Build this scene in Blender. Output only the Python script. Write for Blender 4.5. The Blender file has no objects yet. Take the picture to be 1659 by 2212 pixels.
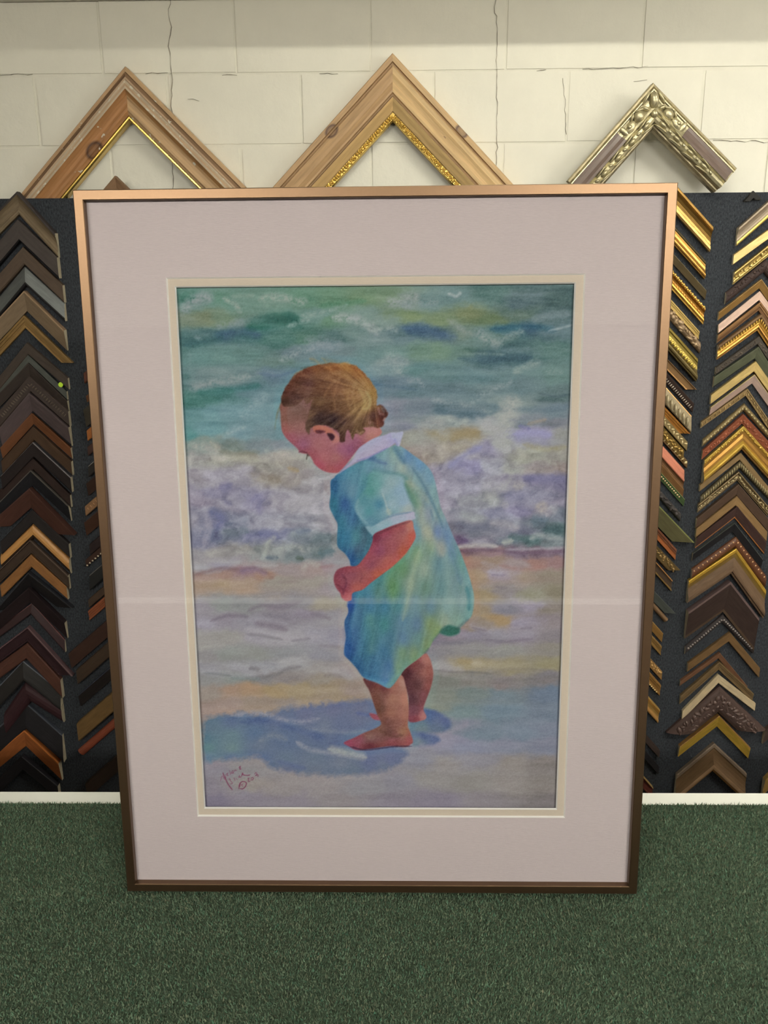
import bpy, bmesh, math, random
import numpy as np
from mathutils import Vector, Matrix

random.seed(7)
rng = np.random.default_rng(7)
scene = bpy.context.scene
COL = scene.collection

# ------------------------------------------------------------------ camera
F_PX, CX, CY = 1912.0, 829.5, 1106.0          # focal length in pixels of the 1659 x 2212 frame
PITCH = math.radians(16.0)
ZC = 1.86                                     # camera height above the floor
def _n(a): return a / np.linalg.norm(a)
XW = _n(np.array([0.99988, -0.0030, -0.0157]))            # world axes seen by the camera (right, down, forward)
UP = np.array([0.0, -math.cos(PITCH), -math.sin(PITCH)])
UP = _n(UP - XW * (UP @ XW))
YW = np.cross(UP, XW)
RWC = np.array([XW, YW, UP])
CAM = np.array([0.0, 0.0, ZC])
def to_world(p): return CAM + RWC @ np.asarray(p, float)
def ray(u, v): return RWC @ np.array([(u - CX) / F_PX, (v - CY) / F_PX, 1.0])
def on_wall(u, v, y):                                     # the point of the vertical plane at distance y
    d = ray(u, v); return CAM + d * (y / d[1])
def project(P):
    q = (np.asarray(P) - CAM) @ RWC
    return np.stack([CX + F_PX * q[..., 0] / q[..., 2], CY + F_PX * q[..., 1] / q[..., 2]], -1)

cam_data = bpy.data.cameras.new('camera')
cam_data.sensor_fit = 'VERTICAL'; cam_data.sensor_height = 36.0
cam_data.lens = 36.0 * F_PX / 2212.0
cam_data.clip_start = 0.02
cam = bpy.data.objects.new('camera', cam_data); COL.objects.link(cam)
m = Matrix.Identity(4)
for i, a in enumerate((RWC @ [1, 0, 0], RWC @ [0, -1, 0], RWC @ [0, 0, -1])):
    for r in range(3): m[r][i] = a[r]
m.translation = CAM.tolist()
cam.matrix_world = m
scene.camera = cam

# ------------------------------------------------------------------ world, light, exposure
world = bpy.data.worlds.new('world'); scene.world = world; world.use_nodes = True
world.node_tree.nodes['Background'].inputs[0].default_value = (0.9, 0.95, 1.0, 1)
world.node_tree.nodes['Background'].inputs[1].default_value = 0.0   # closed room
scene.view_settings.view_transform = 'Standard'
scene.view_settings.look = 'None'
scene.view_settings.gamma = 1.0
scene.view_settings.use_curve_mapping = False
scene.view_settings.exposure = 0.14
scene.cycles.use_denoising = True
scene.cycles.max_bounces = 5
scene.cycles.diffuse_bounces = 3
scene.cycles.glossy_bounces = 3
scene.cycles.transparent_max_bounces = 6
scene.cycles.use_adaptive_sampling = True
scene.cycles.adaptive_threshold = 0.10
scene.cycles.use_light_tree = False
scene.cycles.adaptive_min_samples = 16
scene.cycles.caustics_reflective = False
scene.cycles.caustics_refractive = False
scene.cycles.sample_clamp_indirect = 6.0
WALL_Y = 2.66                                  # face of the block wall
PANEL_Y = 2.60                                 # face of the felt panel with the samples
ROOM_X, ROOM_BACK, CEIL_Z = 3.0, -2.4, 3.0
LAMP_WALL = 34.0                               # strength of the strip lamp beside the wall
LAMP_ROOM = 158.0                               # strength of the ceiling lamps behind the viewer
LAMP_RGB = (1.0, 0.965, 0.83)
ROOM_RGB = (1.0, 0.97, 0.875)

# ------------------------------------------------------------------ helpers
def lin(c):
    c = np.asarray(c, float) / 255.0
    return np.where(c <= 0.04045, c / 12.92, ((c + 0.055) / 1.055) ** 2.4)

def link(o, parent=None):
    COL.objects.link(o)
    if parent is not None: o.parent = parent
    return o
def mesh_obj(name, verts, faces, mats=(), parent=None, fmat=None, smooth=False):
    me = bpy.data.meshes.new(name)
    me.from_pydata([tuple(map(float, v)) for v in verts], [], faces)
    for mt in mats: me.materials.append(mt)
    if fmat is not None: me.polygons.foreach_set('material_index', fmat)
    if smooth: me.polygons.foreach_set('use_smooth', [True] * len(me.polygons))
    me.update()
    return link(bpy.data.objects.new(name, me), parent)
def empty(name, loc=(0, 0, 0)):
    o = bpy.data.objects.new(name, None); o.location = loc; o.empty_display_size = 0.05
    return link(o)
def tag(o, label=None, cat=None, group=None, kind=None):
    for k, v in (('label', label), ('category', cat), ('group', group), ('kind', kind)):
        if v is not None: o[k] = v
    return o
BOXF = [(0, 3, 2, 1), (4, 5, 6, 7), (0, 1, 5, 4), (1, 2, 6, 5), (2, 3, 7, 6), (3, 0, 4, 7)]
def boxv(x0, x1, y0, y1, z0, z1):
    return [(x0, y0, z0), (x1, y0, z0), (x1, y1, z0), (x0, y1, z0), (x0, y0, z1), (x1, y0, z1), (x1, y1, z1), (x0, y1, z1)]
def box(name, x0, x1, y0, y1, z0, z1, mat, parent=None, bevel=0.0):
    if bevel:
        bm = bmesh.new(); vs = [bm.verts.new(v) for v in boxv(x0, x1, y0, y1, z0, z1)]
        for f in BOXF: bm.faces.new([vs[i] for i in f])
        bmesh.ops.bevel(bm, geom=bm.edges[:], offset=bevel, segments=2, affect='EDGES')
        me = bpy.data.meshes.new(name); bm.to_mesh(me); bm.free(); me.materials.append(mat)
        return link(bpy.data.objects.new(name, me), parent)
    return mesh_obj(name, boxv(x0, x1, y0, y1, z0, z1), BOXF, [mat], parent)

def material(name, c, rough=0.6, metal=0.0, var=0.12, scale=(40, 40, 40), bump=0.0, c2=None, coord='Object',
             detail=4.0, knots=(), flecks=None, spec=0.4, coat=0.0, noise_rough=0.6, lo=0.3, hi=0.7):
    """procedural surface: colour varied by stretched noise, with bump; c is linear rgb"""
    mt = bpy.data.materials.new(name); mt.use_nodes = True
    nt = mt.node_tree; N = nt.nodes; L = nt.links; b = N['Principled BSDF']
    b.inputs['Roughness'].default_value = rough; b.inputs['Metallic'].default_value = metal
    b.inputs['Specular IOR Level'].default_value = spec
    b.inputs['Coat Weight'].default_value = coat; b.inputs['Coat Roughness'].default_value = 0.15
    tc = N.new('ShaderNodeTexCoord'); mp = N.new('ShaderNodeMapping'); mp.inputs['Scale'].default_value = scale
    L.new(tc.outputs[coord], mp.inputs['Vector'])
    nz = N.new('ShaderNodeTexNoise'); nz.inputs['Scale'].default_value = 1.0; nz.inputs['Detail'].default_value = detail
    nz.inputs['Roughness'].default_value = noise_rough
    L.new(mp.outputs[0], nz.inputs['Vector'])
    rp = N.new('ShaderNodeValToRGB'); L.new(nz.outputs['Fac'], rp.inputs[0])
    c = np.clip(np.asarray(c, float), 0.0, 0.97)
    a1 = np.clip(c * (1 - var), 0, 1); a2 = np.clip(c * (1 + var), 0, 0.98) if c2 is None else np.asarray(c2, float)
    rp.color_ramp.elements[0].position = lo; rp.color_ramp.elements[1].position = hi
    rp.color_ramp.elements[0].color = (*a1, 1); rp.color_ramp.elements[1].color = (*a2, 1)
    out = rp.outputs[0]
    for (kx, ky, r, kc) in knots:                                       # knots of the wood, at fixed places of the board
        sub = N.new('ShaderNodeVectorMath'); sub.operation = 'SUBTRACT'; sub.inputs[1].default_value = (kx, ky, 0)
        L.new(tc.outputs['Object'], sub.inputs[0])
        ml = N.new('ShaderNodeVectorMath'); ml.operation = 'MULTIPLY'; ml.inputs[1].default_value = (0.75 / r, 1 / r, 0)
        L.new(sub.outputs[0], ml.inputs[0])
        ln = N.new('ShaderNodeVectorMath'); ln.operation = 'LENGTH'; L.new(ml.outputs[0], ln.inputs[0])
        kr = N.new('ShaderNodeValToRGB'); e = kr.color_ramp.elements
        e[0].position = 0.0; e[0].color = (0.35, 0.35, 0.35, 1); e[1].position = 1.0; e[1].color = (0, 0, 0, 1)
        q = e.new(0.5); q.color = (0.55, 0.55, 0.55, 1); q = e.new(0.72); q.color = (0.95, 0.95, 0.95, 1)
        L.new(ln.outputs['Value'], kr.inputs[0])
        mx = N.new('ShaderNodeMix'); mx.data_type = 'RGBA'
        L.new(kr.outputs[0], mx.inputs[0]); L.new(out, mx.inputs[6]); mx.inputs[7].default_value = (*kc, 1)
        out = mx.outputs[2]
    if flecks:                                                          # chips of old paint
        fc, sc, th = flecks
        n2 = N.new('ShaderNodeTexNoise'); n2.inputs['Scale'].default_value = sc; n2.inputs['Detail'].default_value = 2
        L.new(tc.outputs['Object'], n2.inputs['Vector'])
        r2 = N.new('ShaderNodeValToRGB'); r2.color_ramp.elements[0].position = th; r2.color_ramp.elements[1].position = th + 0.02
        L.new(n2.outputs['Fac'], r2.inputs[0])
        mx = N.new('ShaderNodeMix'); mx.data_type = 'RGBA'
        L.new(r2.outputs[0], mx.inputs[0]); L.new(out, mx.inputs[6]); mx.inputs[7].default_value = (*fc, 1)
        out = mx.outputs[2]
    L.new(out, b.inputs['Base Color'])
    if bump:
        bp = N.new('ShaderNodeBump'); bp.inputs['Strength'].default_value = 1.0; bp.inputs['Distance'].default_value = bump
        L.new(nz.outputs['Fac'], bp.inputs['Height']); L.new(bp.outputs[0], b.inputs['Normal'])
    return mt
def emission(name, rgb, s):
    mt = bpy.data.materials.new(name); mt.use_nodes = True; N = mt.node_tree.nodes; N.clear()
    e = N.new('ShaderNodeEmission'); e.inputs[0].default_value = (*rgb, 1); e.inputs[1].default_value = s
    o = N.new('ShaderNodeOutputMaterial'); mt.node_tree.links.new(e.outputs[0], o.inputs[0]); return mt

# ------------------------------------------------------------------ the room
M_WALL = material('painted_block', (0.82, 0.795, 0.685), 0.55, var=0.03, scale=(9, 9, 9), bump=0.004, detail=8)
M_MORTAR = material('painted_mortar', (0.80, 0.775, 0.665), 0.6, var=0.04, scale=(20, 20, 20), bump=0.003)
M_PLAIN = material('plaster', (0.46, 0.43, 0.385), 0.8, var=0.03, scale=(3, 3, 3))
M_LOWER = material('lower_wall', (0.10, 0.085, 0.08), 0.7, var=0.3, scale=(6, 6, 2))
M_CEIL = material('ceiling_tile', (0.62, 0.61, 0.56), 0.9, var=0.04, scale=(30, 30, 30))
M_FLOOR = material('floor_vinyl', (0.16, 0.14, 0.12), 0.5, var=0.15, scale=(4, 4, 4))
M_WHITE = material('white_laminate', (0.86, 0.87, 0.80), 0.4, var=0.02, scale=(5, 5, 5))
M_WHITEPAINT = material('white_paint', (0.82, 0.81, 0.74), 0.5, var=0.02, scale=(5, 5, 5))

tag(box('floor', -ROOM_X, ROOM_X, ROOM_BACK, WALL_Y + .1, -0.1, 0, M_FLOOR), kind='structure')
tag(box('ceiling', -ROOM_X, ROOM_X, ROOM_BACK, WALL_Y + .1, CEIL_Z, CEIL_Z + .1, M_CEIL), kind='structure')
tag(box('wall_left', -ROOM_X - .1, -ROOM_X, ROOM_BACK, WALL_Y + .1, 0, CEIL_Z, M_PLAIN), kind='structure')
tag(box('wall_right', ROOM_X, ROOM_X + .1, ROOM_BACK, WALL_Y + .1, 0, CEIL_Z, M_PLAIN), kind='structure')
wf = tag(box('wall_front', -ROOM_X, ROOM_X, ROOM_BACK - .1, ROOM_BACK, 0, CEIL_Z, M_PLAIN), kind='structure')
box('sample_panel', -ROOM_X, ROOM_X, ROOM_BACK, ROOM_BACK + .02, 0, 2.0, M_LOWER, wf)
tag(box('trim_1', -ROOM_X, ROOM_X, ROOM_BACK + .02, ROOM_BACK + .05, 2.0, 2.06, M_WHITEPAINT), kind='structure')
tag(box('trim_2', -ROOM_X, ROOM_X, WALL_Y - 0.25, WALL_Y, 2.532, CEIL_Z, M_WHITEPAINT), kind='structure')  # boxed beam under the ceiling

# block wall: recessed mortar bed, each block a piece of its own
PT = on_wall(830, 422, PANEL_Y)[2]                      # top of the felt panel
wb = tag(box('wall_back', -ROOM_X, ROOM_X, WALL_Y + 0.0025, WALL_Y + 0.1, 0, CEIL_Z, M_MORTAR), kind='structure')
course = [on_wall(830, v, WALL_Y)[2] for v in (155, 311)]
BH = course[0] - course[1]; BW = 2 * BH
x_odd = on_wall(217, 80, WALL_Y)[0]; x_even = on_wall(80, 230, WALL_Y)[0]
protos = []
for k in range(6):
    w2, h2 = BW / 2 - 0.0010, BH / 2 - 0.0010
    bm = bmesh.new(); vs = [bm.verts.new(v) for v in boxv(-w2, w2, 0, 0.05, -h2, h2)]
    for f in BOXF: bm.faces.new([vs[i] for i in f])
    bmesh.ops.bevel(bm, geom=[e for e in bm.edges if all(abs(v.co.y) < 1e-6 for v in e.verts)], offset=0.0020 + 0.0005 * k, segments=2, affect='EDGES')
    for v in bm.verts: v.co.y += random.uniform(-0.0007, 0.0007)
    me = bpy.data.meshes.new('block'); bm.to_mesh(me); bm.free(); me.materials.append(M_WALL); protos.append(me)
z = course[0]; row = 0
z_top = z
while z_top + BH < CEIL_Z - 0.02: z_top += BH
zz = z_top + BH
while zz - BH > PT - 0.35:
    r = round((zz - course[0]) / BH)
    x0 = (x_odd if r % 2 == 1 else x_even)
    k0 = math.floor((-ROOM_X - x0) / BW) + 1
    for k in range(k0, k0 + int(2 * ROOM_X / BW)):
        xc = x0 + (k + .5) * BW
        if xc - BW / 2 < -ROOM_X or xc + BW / 2 > ROOM_X or zz > CEIL_Z: continue
        o = bpy.data.objects.new('block', random.choice(protos))
        o.location = (xc, WALL_Y + random.uniform(-0.0008, 0.0006), zz - BH / 2)
        o.rotation_euler = (random.uniform(-.002, .002), 0, random.uniform(-.002, .002))
        link(o, wb)
    zz -= BH
M_CRACK = material('crack', (0.30, 0.27, 0.22), 0.9, var=0.3)
def crack(pts, w):
    P = []
    for (u, v) in pts: P.append(on_wall(u, v, WALL_Y - 0.0022))
    Q = []
    for a, b in zip(P, P[1:]):
        n = max(2, int(np.linalg.norm(b - a) / 0.012))
        for k in range(n):
            t = k / n; q = a + (b - a) * t
            Q.append(q + np.array([random.gauss(0, .0016), 0, random.gauss(0, .0016)]))
    Q.append(P[-1]); vs = []; fs = []
    for i, q in enumerate(Q):
        d = _n(Q[min(i + 1, len(Q) - 1)] - Q[max(i - 1, 0)]); nn = np.array([-d[2], 0, d[0]])
        ww = .72 * w * random.uniform(.15, 1.0) * (0.4 if i in (0, len(Q) - 1) else 1)
        vs += [q + nn * ww, q - nn * ww, q + nn * ww + [0, .004, 0], q - nn * ww + [0, .004, 0]]
        if i: j = 4 * i; fs += [(j - 4, j - 3, j + 1, j), (j - 4, j, j + 2, j - 2), (j - 3, j - 1, j + 3, j + 1)]
    mesh_obj('crack', vs, fs, [M_CRACK], wb)
crack([(371, -40), (364, 30), (369, 60), (366, 100), (371, 160), (369, 240), (375, 420)], 0.0016)
crack([(1076, -30), (1068, 15), (1075, 60), (1072, 130), (1074, 200), (1073, 330), (1072, 420)], 0.0009)
crack([(318, 158), (362, 157)], 0.0009); crack([(478, 161), (512, 162)], 0.0008)
crack([(405, 214), (430, 218)], 0.0009); crack([(1216, 168), (1221, 215), (1224, 290)], 0.0004)
crack([(690, 159), (730, 159)], 0.0006); crack([(1160, 152), (1180, 150)], 0.0009)
crack([(1370, 175), (1398, 172)], 0.0007); crack([(1540, 303), (1600, 303), (1660, 306)], 0.0008)
crack([(1260, 149), (1345, 147), (1400, 142)], 0.0004); crack([(0, 162), (70, 160)], 0.0004)


# lamps the room has: strip lamp between counter and wall, two ceiling lamps behind the viewer
M_HOUSING = material('lamp_housing', (0.7, 0.7, 0.68), 0.4, var=0.02)
def cyl(name, p0, p1, r, mat, parent=None, seg=14):
    p0, p1 = Vector(p0), Vector(p1); d = (p1 - p0).normalized(); a = d.orthogonal().normalized(); b = d.cross(a)
    vs = []; fs = []
    for p in (p0, p1):
        for k in range(seg): t = 2 * math.pi * k / seg; vs.append(p + a * r * math.cos(t) + b * r * math.sin(t))
    for k in range(seg): fs.append((k, (k + 1) % seg, seg + (k + 1) % seg, seg + k))
    fs += [tuple(range(seg))[::-1], tuple(range(seg, 2 * seg))]
    return mesh_obj(name, vs, fs, [mat], parent)
def strip_lamp(cx, cy, length, strength, rgb, label, drop=0.06):
    e = empty('strip_lamp', (cx, cy, CEIL_Z)); tag(e, label, 'ceiling lamp', 'fluorescent strip lamps')
    mt = emission('lamp_tube_light', rgb, strength)
    l2 = length / 2
    box('lamp_housing', -l2 - .03, l2 + .03, -.06, .06, -.05, 0, M_HOUSING, e)
    for s in (-1, 1):
        box('lamp_socket', s * (l2 + .015) - .012, s * (l2 + .015) + .012, -.03, .03, -.05 - drop, -.05, M_HOUSING, e)
    cyl('lamp_tube', (-l2, 0, -.05 - drop + .015), (l2, 0, -.05 - drop + .015), 0.019, mt, e)
strip_lamp(0.55, 1.62, 1.5, LAMP_WALL, LAMP_RGB, 'white fluorescent strip lamp on ceiling near the block wall')
LAMP_Z = 2.62
def hanging_lamp(cx, cy, length, strength, rgb, label):
    e = empty('hanging_strip_lamp', (cx, cy, LAMP_Z)); tag(e, label, 'ceiling lamp', 'hanging twin tube lamps')
    mt = emission('twin_tube_light', rgb, strength); l2 = length / 2
    for s in (-1, 1): cyl('suspension_rod', (s * l2 * .8, 0, 0), (s * l2 * .8, 0, CEIL_Z - LAMP_Z), .005, M_HOUSING, e, 8)
    box('lamp_housing', -l2 - .03, l2 + .03, -.10, .10, -.03, 0, M_HOUSING, e)
    for s in (-1, 1):
        box('lamp_socket', s * (l2 + .015) - .012, s * (l2 + .015) + .012, -.09, .09, -.085, -.03, M_HOUSING, e)
        cyl('lamp_tube', (-l2, s * .06, -.065), (l2, s * .06, -.065), .019, mt, e)
hanging_lamp(-1.2, -1.6, 1.2, LAMP_ROOM * .8, ROOM_RGB, 'hanging twin tube lamp behind viewer, on the left')
hanging_lamp(1.2, -1.6, 1.2, LAMP_ROOM, ROOM_RGB, 'hanging twin tube lamp behind viewer, on the right')
hanging_lamp(2.2, 0.9, 1.2, LAMP_ROOM * .5, ROOM_RGB, 'hanging twin tube lamp right above the counter')
# glowing strip added on the opposite wall for the pale line in the glass
cl = empty('glow_strip', (0, ROOM_BACK + .02, 0.55)); tag(cl, 'long low glowing strip added on the wall opposite the picture', 'glow strip')
box('glow_strip_body', -2.0, 2.0, 0, .05, -.03, 0, M_HOUSING, cl)
box('lamp_tube', -1.98, 1.98, .05, .075, -.028, -.002, emission('glow_strip_light', ROOM_RGB, 3.0), cl)

# felt covered display panel
M_FELT = material('grey_blue_felt', (0.042, 0.047, 0.055), 0.95, var=0.75, scale=(260, 260, 130), bump=0.002, detail=5, spec=0.1, noise_rough=0.75)
panel = box('display_panel', -ROOM_X + .05, ROOM_X - .05, PANEL_Y, WALL_Y - .004, 0.08, PT, M_FELT, None, bevel=0.004)
tag(panel, 'dark blue-grey felt covered display panel on the wall', 'display panel')
tag(box('baseboard_back', -ROOM_X, ROOM_X, WALL_Y - .06, WALL_Y, 0, 0.08, M_WHITEPAINT), kind='structure')
# ------------------------------------------------------------------ framed picture: plane of its face
FW, FH = 0.76, 0.99876
FXC = _n(np.array([0.99974704, -0.00407307, -0.02211934]))
FYC = np.array([-0.00815291, -0.97764664, -0.21009659]); FYC = _n(FYC - FXC * (FYC @ FXC))
FO = to_world((-0.38508423, 0.56946631, 1.32782876))          # lower left corner of the face
FX = RWC @ FXC; FY = RWC @ FYC; FN = np.cross(FX, FY)          # FN points to the viewer
FMAT = Matrix([[FX[i], FY[i], FN[i], (FO + FX * FW / 2)[i]] for i in range(3)] + [[0, 0, 0, 1]])
FORG = FO + FX * FW / 2
def face_xy(u, v, z=0.0):                                     # photo pixel -> frame plane coordinates at depth z
    d = ray(u, v); o = FORG + FN * z
    t = ((o - CAM) @ FN) / (d @ FN); p = CAM + d * t - FORG
    return p @ FX, p @ FY
DEPTH = 0.030
TOP_Z = float((FO - FN * DEPTH)[2])                           # surface of the carpet: the rear bottom edge rests on it

# ------------------------------------------------------------------ counter with carpet
PILE = 0.004
def on_level(u, v, z): d = ray(u, v); return CAM + d * ((z - ZC) / d[2])
Y_CARPET = float(on_level(830, 1733, TOP_Z)[1])
Y_COUNTER = float(on_level(830, 1711, TOP_Z - 0.008)[1])
Y_FRONT = 0.45
CX0, CX1 = -1.5, 1.5
counter = empty('counter', (0, (Y_FRONT + Y_COUNTER) / 2, 0))
tag(counter, 'long work counter with white top edge behind the green carpet', 'counter')
M_BODY = material('counter_body', (0.55, 0.53, 0.47), 0.5, var=0.05, scale=(3, 3, 3))
yc = (Y_FRONT + Y_COUNTER) / 2
box('counter_top', CX0, CX1, Y_FRONT - yc, Y_COUNTER - yc, TOP_Z - 0.040, TOP_Z - 0.008, M_WHITE, counter, bevel=0.0015)
box('counter_body', CX0 + .03, CX1 - .03, Y_FRONT + .05 - yc, Y_COUNTER - .03 - yc, 0, TOP_Z - 0.040, M_BODY, counter)
M_CARPET = material('green_carpet', (0.07, 0.102, 0.066), 0.95, var=0.45, scale=(260, 260, 260), bump=0.002, spec=0.1, noise_rough=0.7)
carpet = empty('carpet', (0, yc, TOP_Z - 0.008))
tag(carpet, 'dark green short pile carpet laid over the counter', 'carpet')
box('carpet_backing', CX0, CX1, Y_FRONT - yc, Y_CARPET - yc, 0, 0.008 - PILE, M_CARPET, carpet)
# pile: one blade per tuft, tens of thousands
SP = 0.0024
gx = np.arange(-1.15, 1.15, SP); gy = np.arange(0.62, Y_CARPET + 0.0005, SP)
GX, GY = np.meshgrid(gx, gy); GX = GX.ravel(); GY = GY.ravel(); n = GX.size
GX = GX + rng.uniform(-.5, .5, n) * SP; GY = GY + rng.uniform(-.5, .5, n) * SP
nap = 0.35 * np.sin(GX * 9 + 2.0 * np.sin(GY * 7)) + 0.25 * np.sin(GX * 23 + GY * 17)
ang = rng.uniform(0, 2 * np.pi, n); wd = rng.uniform(.0009, .0015, n); ht = rng.uniform(.0030, .0056, n)
lx = rng.normal(0, .0016, n) + .0012 * nap; ly = rng.normal(-.0004, .0016, n)
V = np.empty((n, 3, 3), np.float32)
V[:, 0] = np.stack([GX - np.cos(ang) * wd, GY - np.sin(ang) * wd - yc, np.full(n, 0.008 - PILE - .0003)], 1)
V[:, 1] = np.stack([GX + np.cos(ang) * wd, GY + np.sin(ang) * wd - yc, np.full(n, 0.008 - PILE - .0003)], 1)
V[:, 2] = np.stack([GX + lx, GY + ly - yc, 0.008 - PILE + ht], 1)
me = bpy.data.meshes.new('carpet_pile')
me.vertices.add(3 * n); me.vertices.foreach_set('co', V.ravel())
me.loops.add(3 * n); me.loops.foreach_set('vertex_index', np.arange(3 * n, dtype=np.int32))
me.polygons.add(n); me.polygons.foreach_set('loop_start', np.arange(0, 3 * n, 3, dtype=np.int32))
me.update(); me.validate()
ca = me.color_attributes.new('Col', 'FLOAT_COLOR', 'POINT')
base = np.array([0.110, 0.156, 0.102])
tone = (1 + .17 * rng.normal(size=n)).clip(.45, 1.7) * (1 + 0.12 * nap)
cc = base[None, :] * tone[:, None]; cc[:, 0] *= 1 + .15 * rng.normal(size=n)
fl = rng.random(n) < .02; cc[fl] = cc[fl] * .5 + np.array([.055, .05, .05]) * .5
CC = np.ones((n, 3, 4), np.float32); CC[:, :, :3] = cc.clip(.004, .6)[:, None, :]
ca.data.foreach_set('color', CC.ravel())
mp_ = bpy.data.materials.new('carpet_yarn'); mp_.use_nodes = True
at = mp_.node_tree.nodes.new('ShaderNodeAttribute'); at.attribute_name = 'Col'
bs = mp_.node_tree.nodes['Principled BSDF']; bs.inputs['Roughness'].default_value = 0.95; bs.inputs['Specular IOR Level'].default_value = 0.1
mp_.node_tree.links.new(at.outputs['Color'], bs.inputs['Base Color'])
me.materials.append(mp_)
tag(link(bpy.data.objects.new('carpet_pile', me), carpet), kind='stuff')

# ------------------------------------------------------------------ the framed picture
pic = empty('framed_picture'); pic.matrix_world = FMAT
tag(pic, 'large framed seaside painting of a toddler, copper metal frame, leaning on carpet', 'framed picture')
M_COPPER = material('copper_anodised', (0.185, 0.116, 0.069), 0.38, 0.95, var=0.03, scale=(300, 300, 300))
HX = FW / 2
ix0, iy1 = face_xy(181, 432); ix1, _y = face_xy(1441, 418); _x, iy0 = face_xy(824, 1914)
FACE = 0.0128
prof = [(0, -DEPTH), (0, -.001), (.001, 0), (FACE - .001, 0), (FACE, -.001), (FACE, -.011), (FACE - .003, -.011), (FACE - .003, -DEPTH)]
def frame_rail(x0, y0, x1, y1, nx, ny):
    L = math.hypot(x1 - x0, y1 - y0); dx, dy = (x1 - x0) / L, (y1 - y0) / L; vs = []; k = len(prof)
    for end in (0, 1):
        for (s, zz) in prof:
            t = s if end == 0 else L - s
            vs.append((x0 + dx * t + nx * s, y0 + dy * t + ny * s, zz))
    fs = [(i, (i + 1) % k, k + (i + 1) % k, k + i) for i in range(k)] + [tuple(range(k))[::-1], tuple(range(k, 2 * k))]
    o = mesh_obj('frame_rail', vs, fs, [M_COPPER], pic)
    bm = bmesh.new(); bm.from_mesh(o.data); bmesh.ops.recalc_face_normals(bm, faces=bm.faces); bm.to_mesh(o.data); bm.free()
frame_rail(-HX, FH, HX, FH, 0, -1); frame_rail(HX, FH, HX, 0, -1, 0)
frame_rail(HX, 0, -HX, 0, 0, 1); frame_rail(-HX, 0, -HX, FH, 1, 0)

def window_mat(name, outer, inner, zf, th, bev, mat, core):
    (X0, Y0, X1, Y1), (a0, b0, a1, b1) = outer, inner
    g = bev
    vs = [(X0, Y0, zf), (X1, Y0, zf), (X1, Y1, zf), (X0, Y1, zf),
          (a0 - g, b0 - g, zf), (a1 + g, b0 - g, zf), (a1 + g, b1 + g, zf), (a0 - g, b1 + g, zf),
          (a0, b0, zf - th), (a1, b0, zf - th), (a1, b1, zf - th), (a0, b1, zf - th),
          (X0, Y0, zf - th), (X1, Y0, zf - th), (X1, Y1, zf - th), (X0, Y1, zf - th)]
    fs = []; fm = []
    for i in range(4):
        j = (i + 1) % 4
        fs.append((i, j, 4 + j, 4 + i)); fm.append(0)
        fs.append((4 + i, 4 + j, 8 + j, 8 + i)); fm.append(1)
        fs.append((8 + i, 8 + j, 12 + j, 12 + i)); fm.append(1)
        fs.append((12 + i, 12 + j, j, i)); fm.append(1)
    return mesh_obj(name, vs, fs, [mat, core], pic, fm)
M_MAT = material('lilac_linen_mat', (0.59, 0.515, 0.525), 0.9, var=0.035, scale=(120, 900, 200), bump=0.0004, spec=0.15)
M_MAT2 = material('cream_mat', (0.60, 0.52, 0.43), 0.9, var=0.03, scale=(200, 900, 200), spec=0.15)
M_CORE = material('white_mat_core', (0.86, 0.84, 0.80), 0.8, var=0.02)
def rect(tl, tr, br, bl, z):
    p = [face_xy(*q, z) for q in (tl, tr, br, bl)]
    return ((p[0][0] + p[3][0]) / 2, (p[2][1] + p[3][1]) / 2, (p[1][0] + p[2][0]) / 2, (p[0][1] + p[1][1]) / 2)
ZG, Z1, Z2, Z3 = -0.0095, -0.0110, -0.0134, -0.0205
OUT = (-HX + FACE - .003, FACE - .003, HX - FACE + .003, FH - FACE + .003)
W1 = rect((361, 604), (1259, 593), (1219, 1762), (431, 1760), Z2)
W2 = rect((382, 622), (1240, 612), (1201, 1745), (443, 1743), Z2 - .0024)
tag(window_mat('outer_mat', OUT, W1, Z1, Z1 - Z2, 0.0018, M_MAT, M_CORE), 'pale lilac linen textured outer mat board')
tag(window_mat('inner_mat', OUT, W2, Z2, 0.0024, 0.0016, M_MAT2, M_CORE), 'narrow cream inner mat board')
M_BACK = material('backing_paper', (0.35, 0.27, 0.19), 0.9, var=0.05)
box('backing_board', OUT[0], OUT[2], OUT[1], OUT[3], -DEPTH + .002, Z3 - .001, M_BACK, pic)
mg = bpy.data.materials.new('picture_glass'); mg.use_nodes = True
N = mg.node_tree.nodes; L_ = mg.node_tree.links; N.clear()
tr = N.new('ShaderNodeBsdfTransparent'); gl = N.new('ShaderNodeBsdfGlossy'); gl.inputs['Roughness'].default_value = 0.004
fr = N.new('ShaderNodeFresnel'); fr.inputs['IOR'].default_value = 1.33
mx = N.new('ShaderNodeMixShader'); ou = N.new('ShaderNodeOutputMaterial')
L_.new(fr.outputs[0], mx.inputs[0]); L_.new(tr.outputs[0], mx.inputs[1]); L_.new(gl.outputs[0], mx.inputs[2]); L_.new(mx.outputs[0], ou.inputs[0])
tag(mesh_obj('glass_pane', [(OUT[0], OUT[1], ZG), (OUT[2], OUT[1], ZG), (OUT[2], OUT[3], ZG), (OUT[0], OUT[3], ZG)], [(0, 1, 2, 3)], [mg], pic), 'clear glass pane with faint reflections')
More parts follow.
